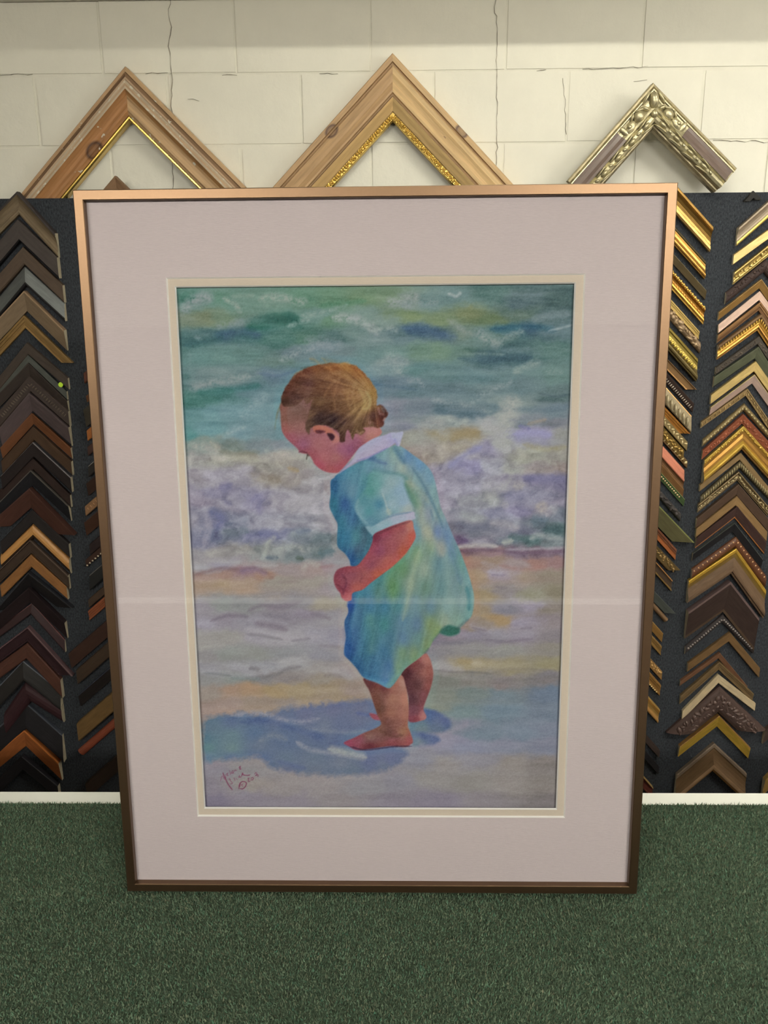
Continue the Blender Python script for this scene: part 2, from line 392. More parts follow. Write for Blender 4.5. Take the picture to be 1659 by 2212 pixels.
# ------------------------------------------------------------------ moulding corner samples on the felt panel
M_RAW = material('raw_wood_end', (0.50, 0.44, 0.31), 0.8, var=0.12, scale=(90, 90, 90))
PROF = {   # (s across from outer to inner edge, height)
 'flat':  [(0, .85), (.05, 1), (.92, 1), (1, .86)],
 'bevel': [(0, 1), (.08, 1), (.9, .55), (1, .5)],
 'rise':  [(0, .45), (.06, .5), (.82, .97), (.92, 1), (1, .9)],
 'scoop': [(0, .95), (.03, 1), (.13, 1), (.18, .86), (.30, .66), (.45, .54), (.62, .50), (.74, .54), (.78, .68), (.9, .7), (1, .6)],
 'rscoop': [(0, .5), (.04, .58), (.14, .58), (.2, .5), (.35, .5), (.5, .58), (.62, .74), (.72, .98), (.8, 1), (.88, .96), (.92, .7), (1, .66)],
 'round': [(0, .45), (.05, .62), (.15, .8), (.3, .94), (.5, 1), (.7, .94), (.85, .8), (.95, .62), (1, .45)],
 'ogee':  [(0, .8), (.04, .95), (.14, 1), (.22, .95), (.26, .75), (.34, .62), (.46, .58), (.58, .66), (.68, .82), (.78, .86), (.84, .7), (.9, .62), (1, .6)],
 'step':  [(0, .95), (.03, 1), (.22, 1), (.24, .8), (.48, .78), (.5, .62), (.74, .6), (.76, .72), (.95, .72), (1, .62)],
 'lip':   [(0, .9), (.03, 1), (.10, 1), (.13, .62), (.80, .62), (.83, .8), (.96, .8), (1, .7)],
}
FIN = {'w': (.6, 0, .25, 0), 'g': (.36, 0, .4, .12), 'm': (.34, .75, .5, 0), 's': (.42, .4, .5, 0)}
def level(v):                                   # rough daylight of the place where a sample hangs, to read its own colour
    return np.interp(v, [400, 700, 1000, 1300, 1700], [1.12, 0.95, 0.78, 0.66, 0.56])
def arm_mesh(name, A, E, d, nrm, bis, w, th, prof, cut, bands, mats, parent, flip, y_face, raw=M_RAW, nseg=1):
    """one arm of a mitred corner; A apex, E outer end (x, z on the wall); local x along the arm, y across, z off the wall"""
    pts = [(0.0, 0.0)] + [(s, h) for s, h in PROF[prof]] + [(1.0, 0.0)]
    k = len(pts); vs = []; L = float((E - A) @ d)
    for end in (0, 1):
        for (s, h) in pts:
            q = A + nrm * (s * w)
            if end == 0: t = s * w * (bis @ d) / (bis @ nrm)
            elif cut == 'v': t = (E[0] - q[0]) / d[0]
            elif cut == 'h': t = (E[1] - q[1]) / d[1]
            else: t = L
            vs.append((t, -s * w if flip else s * w, h * th))
    fs = []; fm = []
    for i in range(k):
        j = (i + 1) % k; f = (i, j, k + j, k + i)
        fs.append(f if flip else f[::-1])
        smid = (pts[i][0] + pts[j][0]) / 2
        fm.append(next(bi for bi, b in enumerate(bands) if smid <= b + 1e-6))
    c0, c1 = tuple(range(k)), tuple(range(k, 2 * k))
    fs += [c0[::-1] if not flip else c0, c1 if not flip else c1[::-1]]; fm += [len(bands), len(bands)]
    o = mesh_obj('moulding_arm', vs, fs, list(mats) + [raw], parent, fm)
    bm = bmesh.new(); bm.from_mesh(o.data); bmesh.ops.recalc_face_normals(bm, faces=bm.faces); bm.to_mesh(o.data); bm.free()
    yl = -nrm if flip else nrm
    M = Matrix([[d[0], yl[0], 0, A[0]], [0, 0, -1, y_face], [d[1], yl[1], 0, A[1]], [0, 0, 0, 1]])
    o.matrix_world = M
    return o
def blob_mesh(name, items, mat, parent, mtx, seg=8, rings=5):
    """several small rounded lumps (x, y, z, rx, ry, rz, turn) joined as one carved strip"""
    vs = []; fs = []
    for (x, y, z, rx, ry, rz, a) in items:
        o = len(vs); ca_, sa_ = math.cos(a), math.sin(a)
        for i in range(rings):
            ph = math.pi / 2 * i / rings
            for j in range(seg):
                t = 2 * math.pi * j / seg; px, py = rx * math.cos(ph) * math.cos(t), ry * math.cos(ph) * math.sin(t)
                vs.append((x + px * ca_ - py * sa_, y + px * sa_ + py * ca_, z + rz * math.sin(ph)))
        vs.append((x, y, z + rz)); top = len(vs) - 1
        for i in range(rings - 1):
            for j in range(seg): fs.append((o + i * seg + j, o + i * seg + (j + 1) % seg, o + (i + 1) * seg + (j + 1) % seg, o + (i + 1) * seg + j))
        for j in range(seg): fs.append((o + (rings - 1) * seg + j, o + (rings - 1) * seg + (j + 1) % seg, top))
    ob = mesh_obj(name, vs, fs, [mat], parent, smooth=True); ob.matrix_world = mtx; return ob
MATN = [0]
def sample_mat(px, fin, v, var=.16):
    r, me_, sp, coat = FIN[fin]; MATN[0] += 1
    px = np.asarray(px, float); px = px.mean() + (px - px.mean()) * .84
    c = lin(px) / level(v)
    if fin == 'm': c = c * 1.15
    c = np.clip(c * min(1.0, .80 / c.max()), .004, .9)
    return material('moulding_finish', c, r, me_, var=var, scale=(25, 140, 140), bump=0.0006, spec=sp, coat=coat, detail=5)
def corner(apex, end, side, dv, cut, prof, bands, v_mid=None, th=None, orn=None, name='moulding_corner', y_face=PANEL_Y, mats=None, plane=None):
    """apex and end: photo pixels of the outer mitre point and of the outer end of one arm"""
    pl = plane or (y_face - 0.014)
    A3 = on_wall(*apex, pl); E3 = on_wall(*end, pl); I3 = on_wall(apex[0], apex[1] + dv, pl)
    A = A3[[0, 2]]; Ev = E3[[0, 2]]; w = (A3[2] - I3[2]) / math.sqrt(2)
    d = _n(Ev - A); sgn = 1 if side == 'R' else -1
    a = math.atan2(-d[1], d[0] * sgn)                   # angle of the visible arm below the horizontal
    rot = float(np.clip(a - math.pi / 4, -.16, .16)) * -sgn
    cr, sr = math.cos(rot), math.sin(rot)
    R = lambda x, y: np.array([x * cr - y * sr, x * sr + y * cr])
    bis = R(0, -1); s2 = math.sqrt(.5)
    th = th or max(0.012, min(0.026, w * .55))
    v = v_mid or apex[1]
    e = empty(name, (A[0], y_face, A[1] - 0.1))
    MI = e.matrix_world.copy()
    bpy.context.view_layer.update()
    if mats is None: mats = [sample_mat(b[1], b[2], v) for b in bands]
    br = [b[0] for b in bands]; L = float(np.linalg.norm(Ev - A)); arms = []
    for sg in (1, -1):
        dd = R(sg * s2, -s2); nn = R(-sg * s2, -s2)
        Ee = A + dd * L
        if sg == sgn: Ee = A + dd * float((Ev - A) @ dd)
        o = arm_mesh('moulding_arm', A, Ee, dd, nn, bis, w, th, prof, cut, br, mats, None, sg == -1, y_face)
        arms.append(o)
    bpy.context.view_layer.update()
    inv = Matrix.Translation((-A[0], -y_face, -(A[1] - 0.1)))
    extra = []
    if orn:
        for o, sg in zip(arms, (1, -1)):
            extra += orn(o, sg, w, th, L, cut, e, v)
    for o in arms + extra:
        mw = o.matrix_world.copy(); o.parent = e; o.matrix_parent_inverse = Matrix.Identity(4); o.matrix_basis = inv @ mw
    return e, arms, w, th, L
def row(kind, s, px, fin, step, size, h=1.0, name='beading'):
    """ornament along an arm: beads, rope, leaf, dentil, scroll"""
    def f(o, sg, w, th, L, cut, e, v):
        mt = sample_mat(px, fin, v, .22); items = []; y = s * w * sg; n = int((L - s * w * 1.2) / step)
        ext = 0 if cut != 'h' else -s * w
        x = s * w + step * .6
        xend = L + (s * w * .8 if cut == 'v' else ext) - size
        i = 0
        while x < xend:
            r = size
            if kind == 'bead': items.append((x, y, th * h - r * .2, r, r, r, 0))
            elif kind == 'rope': items.append((x, y, th * h - r * .3, r * 1.7, r * .62, r * .9, sg * .8))
            elif kind == 'tooth': items.append((x, y, th * h - r * .2, r * .5, r * 1.5, r * .7, 0))
            elif kind == 'dentil': items.append((x, y, th * h - r * .2, r * .8, r * 1.1, r * .6, 0))
            elif kind == 'leaf':
                items.append((x, y + size * random.uniform(-.6, .6), th * h - r * .3, r * random.uniform(.7, 1.3), r * random.uniform(.4, .8), r * .7, random.uniform(-1.2, 1.2)))
                items.append((x + step * .4, y + size * random.uniform(-1, 1), th * h - r * .3, r * .7, r * .4, r * .6, random.uniform(-1.2, 1.2)))
            elif kind == 'scroll':
                a = (i % 2 * 2 - 1) * .7
                items.append((x, y + (i % 2 - .5) * size * .7, th * h - r * .3, r * 1.1, r * .5, r * .6, a))
            x += step; i += 1
        return [blob_mesh(name, items, mt, None, o.matrix_world)] if items else []
    return f
def rows(*fs): return lambda *a: sum((f(*a) for f in fs), [])

ORD = ['', 'first', 'second', 'third', 'fourth', 'fifth', 'sixth', 'seventh', 'eighth', 'ninth', 'tenth', 'eleventh', 'twelfth', 'thirteenth', 'fourteenth', 'fifteenth', 'sixteenth', 'seventeenth', 'eighteenth']
def ordinal(i, n):
    if i == 0: return 'topmost'
    if i == n - 1: return 'lowest'
    return ORD[i + 1] + ' from top' if i + 1 <= n / 2 + .5 else ORD[n - i] + ' from bottom'
W_, G_, M_, S_ = 'w', 'g', 'm', 's'
def one(c, f): return [(1.0, c, f)]
# apex, outer end, vertical width, cut, profile, bands (limit, photo colour, finish), ornament, words for the label
COL_A = [
 ((39,414),(121,504),49,'v','scoop',[(.13,(62,54,52),W_),(1,(118,100,74),W_)],None,'tan scooped wood corner with dark rim'),
 ((39,474),(125,556),46,'v','flat',[(.85,(70,62,58),W_),(1,(22,20,22),W_)],None,'wide plain dark taupe corner'),
 ((50,533),(136,616),38,'v','flat',one((82,66,52),W_),None,'grey-brown wood corner with visible grain'),
 ((52,576),(138,655),40,'v','rise',[(.7,(96,100,98),S_),(1,(25,22,24),W_)],None,'steel grey corner with black inner lip'),
 ((54,628),(140,713),44,'v','bevel',[(.12,(150,120,90),W_),(1,(118,98,74),W_)],None,'driftwood taupe corner with pale outer edge'),
 ((51,681),(157,784),28,'h','step',[(.8,(128,96,44),S_),(1,(140,105,50),S_)],None,'narrow old-gold corner with flat-cut foot'),
 ((57,740),(146,817),26,'v','flat',one((66,55,47),W_),None,'narrow smoky brown corner'),
 ((60,766),(143,846),18,'v','flat',one((74,78,72),S_),None,'thin grey-green corner with lime sticker'),
 ((61,784),(145,866),28,'v','bevel',one((54,45,40),W_),None,'plain blackish brown corner'),
 ((63,812),(148,888),34,'v','flat',one((62,50,45),W_),row('tooth',.5,(92,80,68),W_,.0085,.0042,1.0,'ribbing'),'dark brown corner with cross ribs'),
 ((65,848),(150,922),44,'v','bevel',[(.72,(76,63,64),W_),(1,(20,22,28),W_)],None,'mauve-brown corner with black lip'),
 ((68,892),(152,968),25,'v','bevel',one((104,60,32),W_),None,'orange-brown plain wood corner'),
 ((71,921),(154,997),30,'v','flat',one((62,41,25),W_),None,'dark burl wood corner'),
 ((71,955),(153,1031),32,'v','flat',[(.12,(120,116,118),S_),(1,(27,18,18),W_)],None,'glossy black-brown corner with painted silvery edge highlight'),  # silvery outer band is a highlight put into the colour
 ((71,990),(151,1070),25,'v','flat',one((38,23,19),W_),None,'very dark brown plain corner'),
 ((67,1015),(149,1092),34,'v','bevel',[(.06,(70,65,60),W_),(1,(22,22,26),W_)],None,'black corner with fine pale edge line'),
 ((66,1053),(164,1154),44,'h','bevel',one((64,36,28),W_),None,'plain mahogany corner with flat-cut foot'),
 ((70,1101),(149,1175),30,'v','flat',one((30,25,25),W_),None,'flat black-brown corner'),
 ((71,1131),(149,1206),33,'v','round',[(.2,(150,100,44),G_),(.75,(170,118,58),G_),(1,(40,26,16),W_)],None,'honey gold rounded wood corner'),  # lighter middle band paints in the highlight on the round
 ((65,1166),(147,1243),29,'v','lip',[(.13,(74,58,48),W_),(1,(54,40,30),W_)],None,'dark brown corner with raised lip lines'),
 ((66,1198),(144,1268),27,'v','flat',one((124,80,38),W_),None,'flat amber-brown wood corner'),
 ((62,1236),(157,1312),33,'h','bevel',[(.1,(34,34,38),G_),(1,(19,17,19),G_)],None,'black lacquer corner with flat-cut foot'),
 ((63,1268),(141,1344),34,'v','bevel',one((27,17,19),W_),None,'black-maroon plain corner'),
 ((67,1305),(134,1387),22,'v','rise',[(.4,(105,62,60),G_),(1,(42,22,24),G_)],None,'wine red corner with painted pink sheen'),  # pink outer band is a painted highlight
 ((61,1353),(158,1459),33,'h','lip',[(.12,(80,58,60),G_),(1,(38,19,23),W_)],None,'dark maroon corner with thin bright edge'),
 ((60,1388),(132,1467),34,'v','flat',one((66,37,28),W_),None,'reddish brown mahogany corner'),
 ((49,1428),(130,1494),40,'v','rise',[(.12,(70,74,84),G_),(1,(24,22,22),G_)],None,'black corner with painted blue-grey edge sheen'),  # outer band carries the blue-grey highlight as colour
 ((55,1474),(134,1524),42,'v','round',one((44,22,26),W_),None,'dark wine rounded corner'),
 ((55,1518),(134,1588),54,'v','rise',[(.08,(50,54,62),G_),(1,(18,16,19),W_)],None,'broad black corner with grey edge'),
 ((55,1574),(129,1645),38,'v','bevel',[(.08,(150,80,30),W_),(1,(124,66,27),W_)],None,'orange-brown cherry wood corner'),
 ((48,1632),(126,1696),30,'v','flat',one((24,22,26),W_),None,'black corner cut off by counter edge'),
]
COL_B = [   # only the ends of the left arms show
 ((180,806),26,'v','flat',one((90,48,32),W_),None,'short reddish brown corner'),
 ((185,856),16,'v','bevel',one((104,64,36),W_),None,'thin orange-brown corner'),
 ((182,884),44,'v','bevel',one((54,48,38),W_),None,'wide dark olive-brown corner'),
 ((187,930),26,'v','flat',one((150,84,30),W_),None,'bright orange wood corner'),
 ((188,966),22,'v','flat',one((62,36,28),W_),None,'dark reddish brown corner'),
 ((189,1008),26,'v','rise',[(.1,(130,125,118),W_),(1,(30,25,22),W_)],None,'black corner with white line'),
 ((187,1044),32,'v','bevel',one((46,28,20),W_),None,'dark chocolate brown corner'),
 ((183,1094),24,'v','flat',one((122,86,54),W_),row('tooth',.5,(150,108,70),W_,.012,.004,1.0,'ribbing'),'pale striped wood corner'),
 ((183,1128),34,'v','bevel',one((58,34,22),W_),None,'coffee brown corner'),
 ((193,1176),26,'v','flat',one((34,22,22),W_),None,'near black plain corner'),
 ((184,1210),18,'v','flat',one((52,32,24),W_),row('bead',.85,(170,155,130),W_,.012,.0034,.9),'dark corner with white beads'),
 ((192,1244),34,'v','rise',[(.08,(78,74,70),W_),(1,(22,22,22),W_)],None,'black corner with grey edge line'),
 ((190,1296),20,'v','flat',one((58,42,30),W_),None,'dull brown narrow corner'),
 ((190,1320),24,'v','step',one((118,60,32),W_),None,'orange-red grooved corner'),
 ((150,1410),38,'v','bevel',one((52,33,26),W_),None,'long dark brown corner'),
 ((166,1446),34,'v','flat',one((52,38,27),W_),None,'dark olive-brown flat corner'),
 ((170,1500),30,'v','bevel',[(.1,(40,44,54),W_),(1,(26,21,20),W_)],None,'black corner with blue edge'),
 ((168,1560),42,'v','flat',one((92,68,35),W_),None,'wide olive-gold corner'),
 ((167,1622),22,'p','round',one((112,50,30),G_),None,'red-brown rounded corner'),
 ((186,1690),36,'v','bevel',one((40,29,22),W_),None,'dark brown corner touching counter'),
]
GOLD, PALE, BRZ = (176,128,52), (212,176,104), (128,96,54)
COL_C = [   # only the ends of the right arms show
 ((1538,490),56,'v','scoop',[(.74,(156,116,50),M_),(1,(214,168,88),M_)],None,'broad gold scooped corner with bright lip'),
 ((1526,564),40,'v','rscoop',[(.2,(70,58,28),S_),(1,(190,138,56),M_)],None,'shiny gold cove corner'),  # dark outer band paints in the shadow along the edge
 ((1527,628),20,'v','bevel',one((104,88,56),S_),None,'dull pewter-olive corner'),
 ((1523,664),38,'v','ogee',[(.55,(170,112,36),M_),(1,(206,156,60),M_)],rows(row('bead',.1,(220,180,80),M_,.0125,.0052,1.0),row('rope',.55,(200,150,60),M_,.010,.0034,.66,'rope_twist')),'ornate gold corner with bead edge'),
 ((1512,716),18,'v','step',one((206,172,92),M_),None,'pale gold stepped narrow corner'),
 ((1515,740),24,'v','round',one((138,112,82),S_),row('leaf',.5,(176,146,108),S_,.013,.010,1.0,'carving'),'champagne corner with carved flowers'),
 ((1508,775),50,'v','rscoop',[(.5,(150,128,52),M_),(1,(116,98,50),S_)],row('dentil',.55,(206,176,72),M_,.012,.006,1.0,'ridge_leaf'),'wide gold leaf corner with bright ridge'),
 ((1506,842),24,'h','lip',[(.5,(128,92,48),S_),(1,(222,166,98),M_)],None,'peach gold corner with flat-cut foot'),
 ((1500,872),20,'v','bevel',one((58,42,36),W_),row('tooth',.7,(176,164,148),S_,.0075,.0036,.7,'sawtooth'),'dark brown corner with silver sawtooth'),
 ((1495,899),36,'v','rise',[(.3,(212,152,78),M_),(1,(140,124,92),S_)],row('rope',.65,(172,156,120),S_,.018,.010,.95,'rope_twist'),'silver leaf rope corner with peach edge'),
 ((1492,937),26,'h','step',one((176,112,40),M_),None,'reeded amber gold corner with flat foot'),
 ((1486,955),20,'v','flat',one((134,112,66),S_),row('scroll',.5,(216,194,140),S_,.010,.006,1.0,'scrollwork'),'cream and gold scrollwork corner'),
 ((1478,972),26,'v','flat',one((126,98,44),M_),row('leaf',.5,(160,128,62),M_,.012,.008,1.0,'carving'),'antique gold corner with carved leaves'),
 ((1486,996),16,'v','flat',one((112,84,46),S_),row('dentil',.5,(222,196,136),S_,.016,.0056,1.0,'dentil_row'),'gold corner with checkered dentil row'),
 ((1480,1016),26,'v','rise',[(.25,(120,72,48),W_),(1,(188,108,80),S_)],None,'salmon pink corner'),
 ((1479,1036),24,'v','scoop',[(.2,(176,120,70),S_),(1,(110,74,40),S_)],None,'brown and copper scooped corner'),
 ((1477,1056),28,'v','bevel',one((132,92,50),S_),row('bead',.9,(200,170,120),S_,.0085,.0032,.6),'bronze corner with inner bead row'),
 ((1480,1079),16,'v','bevel',[(.15,(120,130,80),W_),(1,(66,88,50),G_)],None,'green marbled corner'),
 ((1472,1110),18,'v','round',one((54,50,48),W_),row('leaf',.5,(64,58,56),W_,.012,.007,1.0,'carving'),'charcoal corner with carved surface'),
 ((1498,1170),44,'h','bevel',[(.1,(122,124,66),S_),(1,(84,80,50),W_)],None,'wide olive green corner with flat foot'),
 ((1462,1187),24,'v','step',[(.5,(104,58,34),W_),(1,(160,88,42),S_)],None,'red-brown and orange corner'),
 ((1470,1232),26,'h','flat',one((92,72,36),S_),row('leaf',.4,(128,100,52),S_,.012,.007,1.0,'carving'),'tarnished gold carved corner with flat foot'),
 ((1453,1254),24,'v','lip',[(.2,(184,124,62),S_),(.8,(60,44,30),W_),(1,(122,92,44),S_)],None,'dark corner between two gold lines'),
 ((1460,1326),22,'h','bevel',one((62,66,62),W_),None,'slate grey faint corner'),
 ((1445,1339),14,'p','round',one((112,84,56),S_),None,'taupe-brown rounded corner'),
 ((1433,1369),20,'v','bevel',[(.15,(190,150,78),M_),(1,(146,106,50),S_)],None,'mid gold corner with bright top edge'),
 ((1430,1397),20,'v','step',one((132,98,46),S_),None,'bronze gold ridged corner'),
 ((1431,1452),18,'v','flat',one((140,102,52),S_),row('leaf',.4,(176,136,78),S_,.009,.006,1.0,'carving'),'small carved gold corner'),
 ((1428,1480),24,'v','step',one((140,98,42),S_),row('bead',.95,(206,178,116),S_,.0085,.0034,.65),'striped gold corner with beads below'),
 ((1425,1532),30,'v','scoop',[(.6,(226,180,92),M_),(1,(168,122,60),S_)],None,'bright cream gold corner'),
 ((1426,1622),16,'v','flat',one((44,33,29),W_),None,'dim dark brown corner'),
 ((1424,1657),16,'v','flat',one((22,20,23),W_),None,'black barely visible corner'),
 ((1411,1701),24,'v','lip',[(.13,(150,120,70),S_),(1,(76,32,24),W_)],None,'dark red corner with gold rim'),
]
COL_D = [
 ((1682,415),(1595,492),42,'v','scoop',[(.78,(172,152,126),S_),(1,(224,190,84),M_)],None,'broad silver-taupe corner with gold lip'),
 ((1674,486),(1586,550),26,'v','flat',[(.9,(236,200,124),M_),(1,(120,90,40),S_)],None,'flat creamy gold corner'),
 ((1672,520),(1587,588),30,'v','ogee',one((188,158,84),M_),row('leaf',.5,(224,196,116),M_,.020,.006,.9,'carving'),'light gold corner with raised leaves'),
 ((1657,560),(1570,632),28,'v','round',one((66,50,46),W_),row('leaf',.4,(74,56,50),W_,.014,.006,1.0,'carving'),'dark plum burl corner'),
 ((1646,603),(1554,675),20,'v','bevel',[(.2,(176,136,72),S_),(1,(158,116,54),S_)],None,'speckled antique gold corner'),
 ((1644,629),(1554,702),20,'v','rise',one((198,164,144),S_),None,'pink silver satin corner'),
 ((1644,652),(1552,724),20,'v','step',[(.5,(146,102,54),S_),(1,(110,72,36),S_)],None,'bronze brown stepped corner'),
 ((1645,678),(1552,746),36,'v','ogee',[(.3,(120,88,54),W_),(.55,(216,166,62),M_),(1,(190,134,54),M_)],row('rope',.34,(226,180,80),M_,.0085,.0036,.95,'rope_twist'),'brown and gold corner with rope edge'),
 ((1641,726),(1548,794),18,'v','flat',one((70,62,54),W_),row('leaf',.5,(92,80,68),W_,.016,.005,1.0,'carving'),'mottled charcoal brown corner'),
 ((1639,749),(1544,814),28,'v','bevel',[(.5,(84,88,66),G_),(1,(32,34,26),W_)],None,'dark green marbled corner'),
 ((1634,780),(1537,853),24,'v','flat',[(.85,(240,206,124),M_),(1,(110,70,28),S_)],None,'bright cream gold flat corner'),
 ((1631,809),(1536,880),20,'v','bevel',[(.1,(230,206,130),M_),(1,(194,164,150),S_)],None,'pale pink-silver corner with gold edge'),
 ((1616,840),(1516,912),16,'v','step',one((146,118,72),S_),row('rope',.5,(186,156,96),S_,.016,.003,.8,'rope_twist'),'thin long bronze corner'),
 ((1610,872),(1520,951),16,'v','round',one((126,106,64),S_),row('bead',.5,(190,172,118),S_,.013,.0034,.95),'thin bronze corner with studs'),
 ((1607,895),(1519,974),21,'v','bevel',one((138,70,44),W_),row('leaf',.5,(150,84,56),W_,.014,.006,.75,'carving'),'rust red textured corner'),
 ((1607,920),(1522,995),50,'v','rscoop',[(.2,(214,176,70),M_),(.6,(150,106,40),M_),(.9,(232,186,70),M_),(1,(150,110,50),S_)],row('leaf',.13,(200,160,70),M_,.012,.004,.6,'carving'),'large bright gold corner with gleaming ridge'),
 ((1601,978),(1513,1048),16,'v','flat',one((136,108,68),S_),None,'flat bronze narrow corner'),
 ((1601,996),(1516,1072),17,'v','round',one((84,74,50),S_),row('rope',.5,(138,124,84),S_,.009,.0052,.95,'rope_twist'),'dark rope twist corner'),
 ((1597,1019),(1510,1090),20,'v','ogee',one((112,92,58),S_),row('leaf',.5,(160,142,98),S_,.013,.005,.9,'carving'),'bronze corner with silver carving'),
 ((1596,1046),(1506,1120),24,'v','bevel',one((74,55,42),W_),None,'plain walnut brown corner'),
 ((1593,1072),(1505,1143),21,'v','flat',one((136,104,62),S_),None,'smooth dull gold corner'),
 ((1593,1094),(1505,1162),26,'v','bevel',[(.72,(58,38,34),W_),(1,(176,106,48),S_)],None,'dark brown corner with orange inner line'),
 ((1588,1130),(1498,1196),20,'v','bevel',[(.4,(60,62,58),W_),(1,(24,23,26),W_)],None,'black slate corner'),
 ((1592,1161),(1496,1231),24,'v','round',one((88,50,28),G_),row('dentil',.3,(206,158,104),S_,.016,.003,.92,'bead_dashes'),'red-brown corner with bead dashes'),
 ((1591,1185),(1488,1255),54,'v','rscoop',[(.2,(200,158,52),M_),(.35,(110,84,32),S_),(1,(92,70,50),W_)],None,'broad brown corner with gold outer rim'),
 ((1576,1254),(1485,1319),68,'v','bevel',[(.05,(84,66,64),W_),(.78,(46,33,29),W_),(1,(66,49,35),W_)],None,'very broad dark brown corner'),
 ((1563,1329),(1482,1398),18,'v','round',one((46,40,40),W_),row('bead',.5,(112,104,100),S_,.009,.0042,.9),'black corner with beaded surface'),
 ((1578,1367),(1487,1434),20,'v','flat',one((108,80,46),S_),None,'plain bronze corner in wide dark gap'),
 ((1556,1411),(1471,1472),14,'v','bevel',[(.5,(124,84,58),S_),(1,(84,62,36),S_)],None,'thin coppery brown corner'),
 ((1555,1430),(1471,1504),19,'v','step',one((106,84,52),S_),None,'olive bronze ridged corner'),
 ((1552,1458),(1475,1537),19,'v','flat',one((200,178,138),S_),None,'pale silver-cream corner'),
 ((1555,1483),(1440,1583),56,'h','round',one((62,46,41),G_),rows(row('leaf',.35,(72,54,48),G_,.016,.011,.95,'carving'),row('leaf',.65,(72,54,48),G_,.018,.010,.9,'carving')),'big dark brown carved corner with spreading feet'),
 ((1553,1545),(1468,1612),26,'v','bevel',[(.35,(150,106,52),S_),(1,(204,166,56),M_)],None,'yellow gold sloping corner'),
 ((1543,1606),(1462,1674),58,'v','rscoop',[(.1,(106,90,74),S_),(.72,(94,70,44),S_),(.86,(138,108,76),S_),(1,(120,84,40),S_)],None,'broad brown cove corner beside counter edge'),
]
GRP = 'frame corner samples on the felt panel'
def build_column(entries, where, mode):
    out = []; n = len(entries)
    for i, en in enumerate(entries):
        if mode == 'full-R': apex, end, dv, cut, pr, bands, orn, look = en; side = 'R'
        elif mode == 'full-L': apex, end, dv, cut, pr, bands, orn, look = en; side = 'L'
        elif mode == 'B':
            end, dv, cut, pr, bands, orn, look = en; apex = (end[0] + 84, end[1] - 73); side = 'L'
        else:
            end, dv, cut, pr, bands, orn, look = en; apex = (end[0] - 82 - (6 if cut == 'h' else 0), end[1] - 92); side = 'R'
        r = corner(apex, end, side, dv, cut, pr, bands, orn=orn, v_mid=end[1])
        tag(r[0], '%s, %s in %s' % (look, ordinal(i, n), where), 'frame corner', GRP)
        out.append(r)
    return out
ra = build_column(COL_A, 'leftmost column', 'full-R')
rb = build_column(COL_B, 'column behind left frame side', 'B')
rc = build_column(COL_C, 'column behind right frame side', 'C')
rd = build_column(COL_D, 'rightmost full column', 'full-L')
# lime sticker on the eighth corner of the leftmost column
e8 = ra[7]
p = on_wall(131, 831, PANEL_Y - e8[3] - .0008)
vs = [(0, 0, 0)] + [(.0072 * math.cos(t), 0, .0072 * math.sin(t)) for t in np.linspace(0, 2 * math.pi, 20, endpoint=False)]
vs += [(x, .0008, z_) for (x, _q, z_) in vs[1:]]
st = mesh_obj('sticker', [(a + p[0] - e8[0].location.x, b + p[1] - e8[0].location.y, c + p[2] - e8[0].location.z) for a, b, c in vs],
              [(0, 1 + (i + 1) % 20, 1 + i) for i in range(20)] + [(1 + i, 1 + (i + 1) % 20, 21 + (i + 1) % 20, 21 + i) for i in range(20)],
              [material('lime_sticker', (0.62, 0.95, 0.05), .5, var=.02)], e8[0])
tag(st, 'round lime green sticker')
# ends of a further column at the right edge of the picture
for (apex, end, dv, look, px) in (((1728,1512),(1652,1578),30,'dark brown corner with pale end, at right picture edge','a'),
                                  ((1730,1604),(1651,1684),32,'gold corner at right picture edge above the counter','b')):
    r = corner(apex, end, 'L', dv, 'v', 'step' if px == 'b' else 'bevel', one((60,46,40) if px == 'a' else (150,118,58), W_ if px == 'a' else S_), v_mid=1640)
    tag(r[0], look, 'frame corner', GRP)
# small tips above the panel edge
r = corner((250,380),(318,446),'R',46,'h','bevel',one((140,104,72),W_), v_mid=420); tag(r[0], 'small knotty wood corner tip peeking above the copper frame', 'frame corner', GRP)
r = corner((1629,412),(1648,431),'R',16,'h','flat',one((40,38,36),W_), v_mid=420, th=.012); tag(r[0], 'tiny dark corner tip at top edge of felt panel', 'frame corner', GRP)

# ------------------------------------------------------------------ three large corners standing on the ledge of the panel
PROF['big1'] = [(0, .62), (.02, .68), (.10, .7), (.12, .66), (.2, .8), (.25, .8), (.26, .88), (.31, .88), (.32, .95), (.37, .95), (.38, 1), (.43, 1),
                (.46, .93), (.53, .82), (.60, .76), (.68, .76), (.75, .8), (.82, .8), (.86, .74), (.91, .70), (.915, .62), (.93, .66), (.965, .66), (1, .56)]
PROF['big2'] = [(0, .7), (.02, .76), (.12, .78), (.14, .70), (.17, .70), (.2, .82), (.3, .88), (.36, .84), (.42, .82), (.48, .9), (.54, .97), (.58, .97), (.60, .88), (.63, .88),
                (.65, 1), (.70, .95), (.78, .84), (.85, .76), (.87, .68), (.97, .68), (1, .55)]
PROF['big3'] = [(0, .55), (.02, .62), (.08, .66), (.10, .6), (.14, .74), (.17, .74), (.2, .66), (.28, .64), (.4, .72), (.5, .86), (.56, .92), (.6, .86), (.63, .8), (.68, .9), (.76, .95), (.84, .88),
                (.87, .7), (.9, .62), (.94, .62), (1, .5)]
LW = (0.62, 0.58, 0.48)
def pine(c, k=(), fl=None, hi=1.25, seed=0): 
    return material('pine', c, .5, 0, var=.16, scale=(9, 120, 60), bump=.0008, knots=k, flecks=fl, detail=6, c2=np.clip(np.array(c) * hi, 0, .9))
M_GOLDLIP = material('gilt_lip', (0.66, 0.46, 0.12), .25, .85, var=.15, scale=(60, 200, 200))
WB_Y = WALL_Y - 0.004
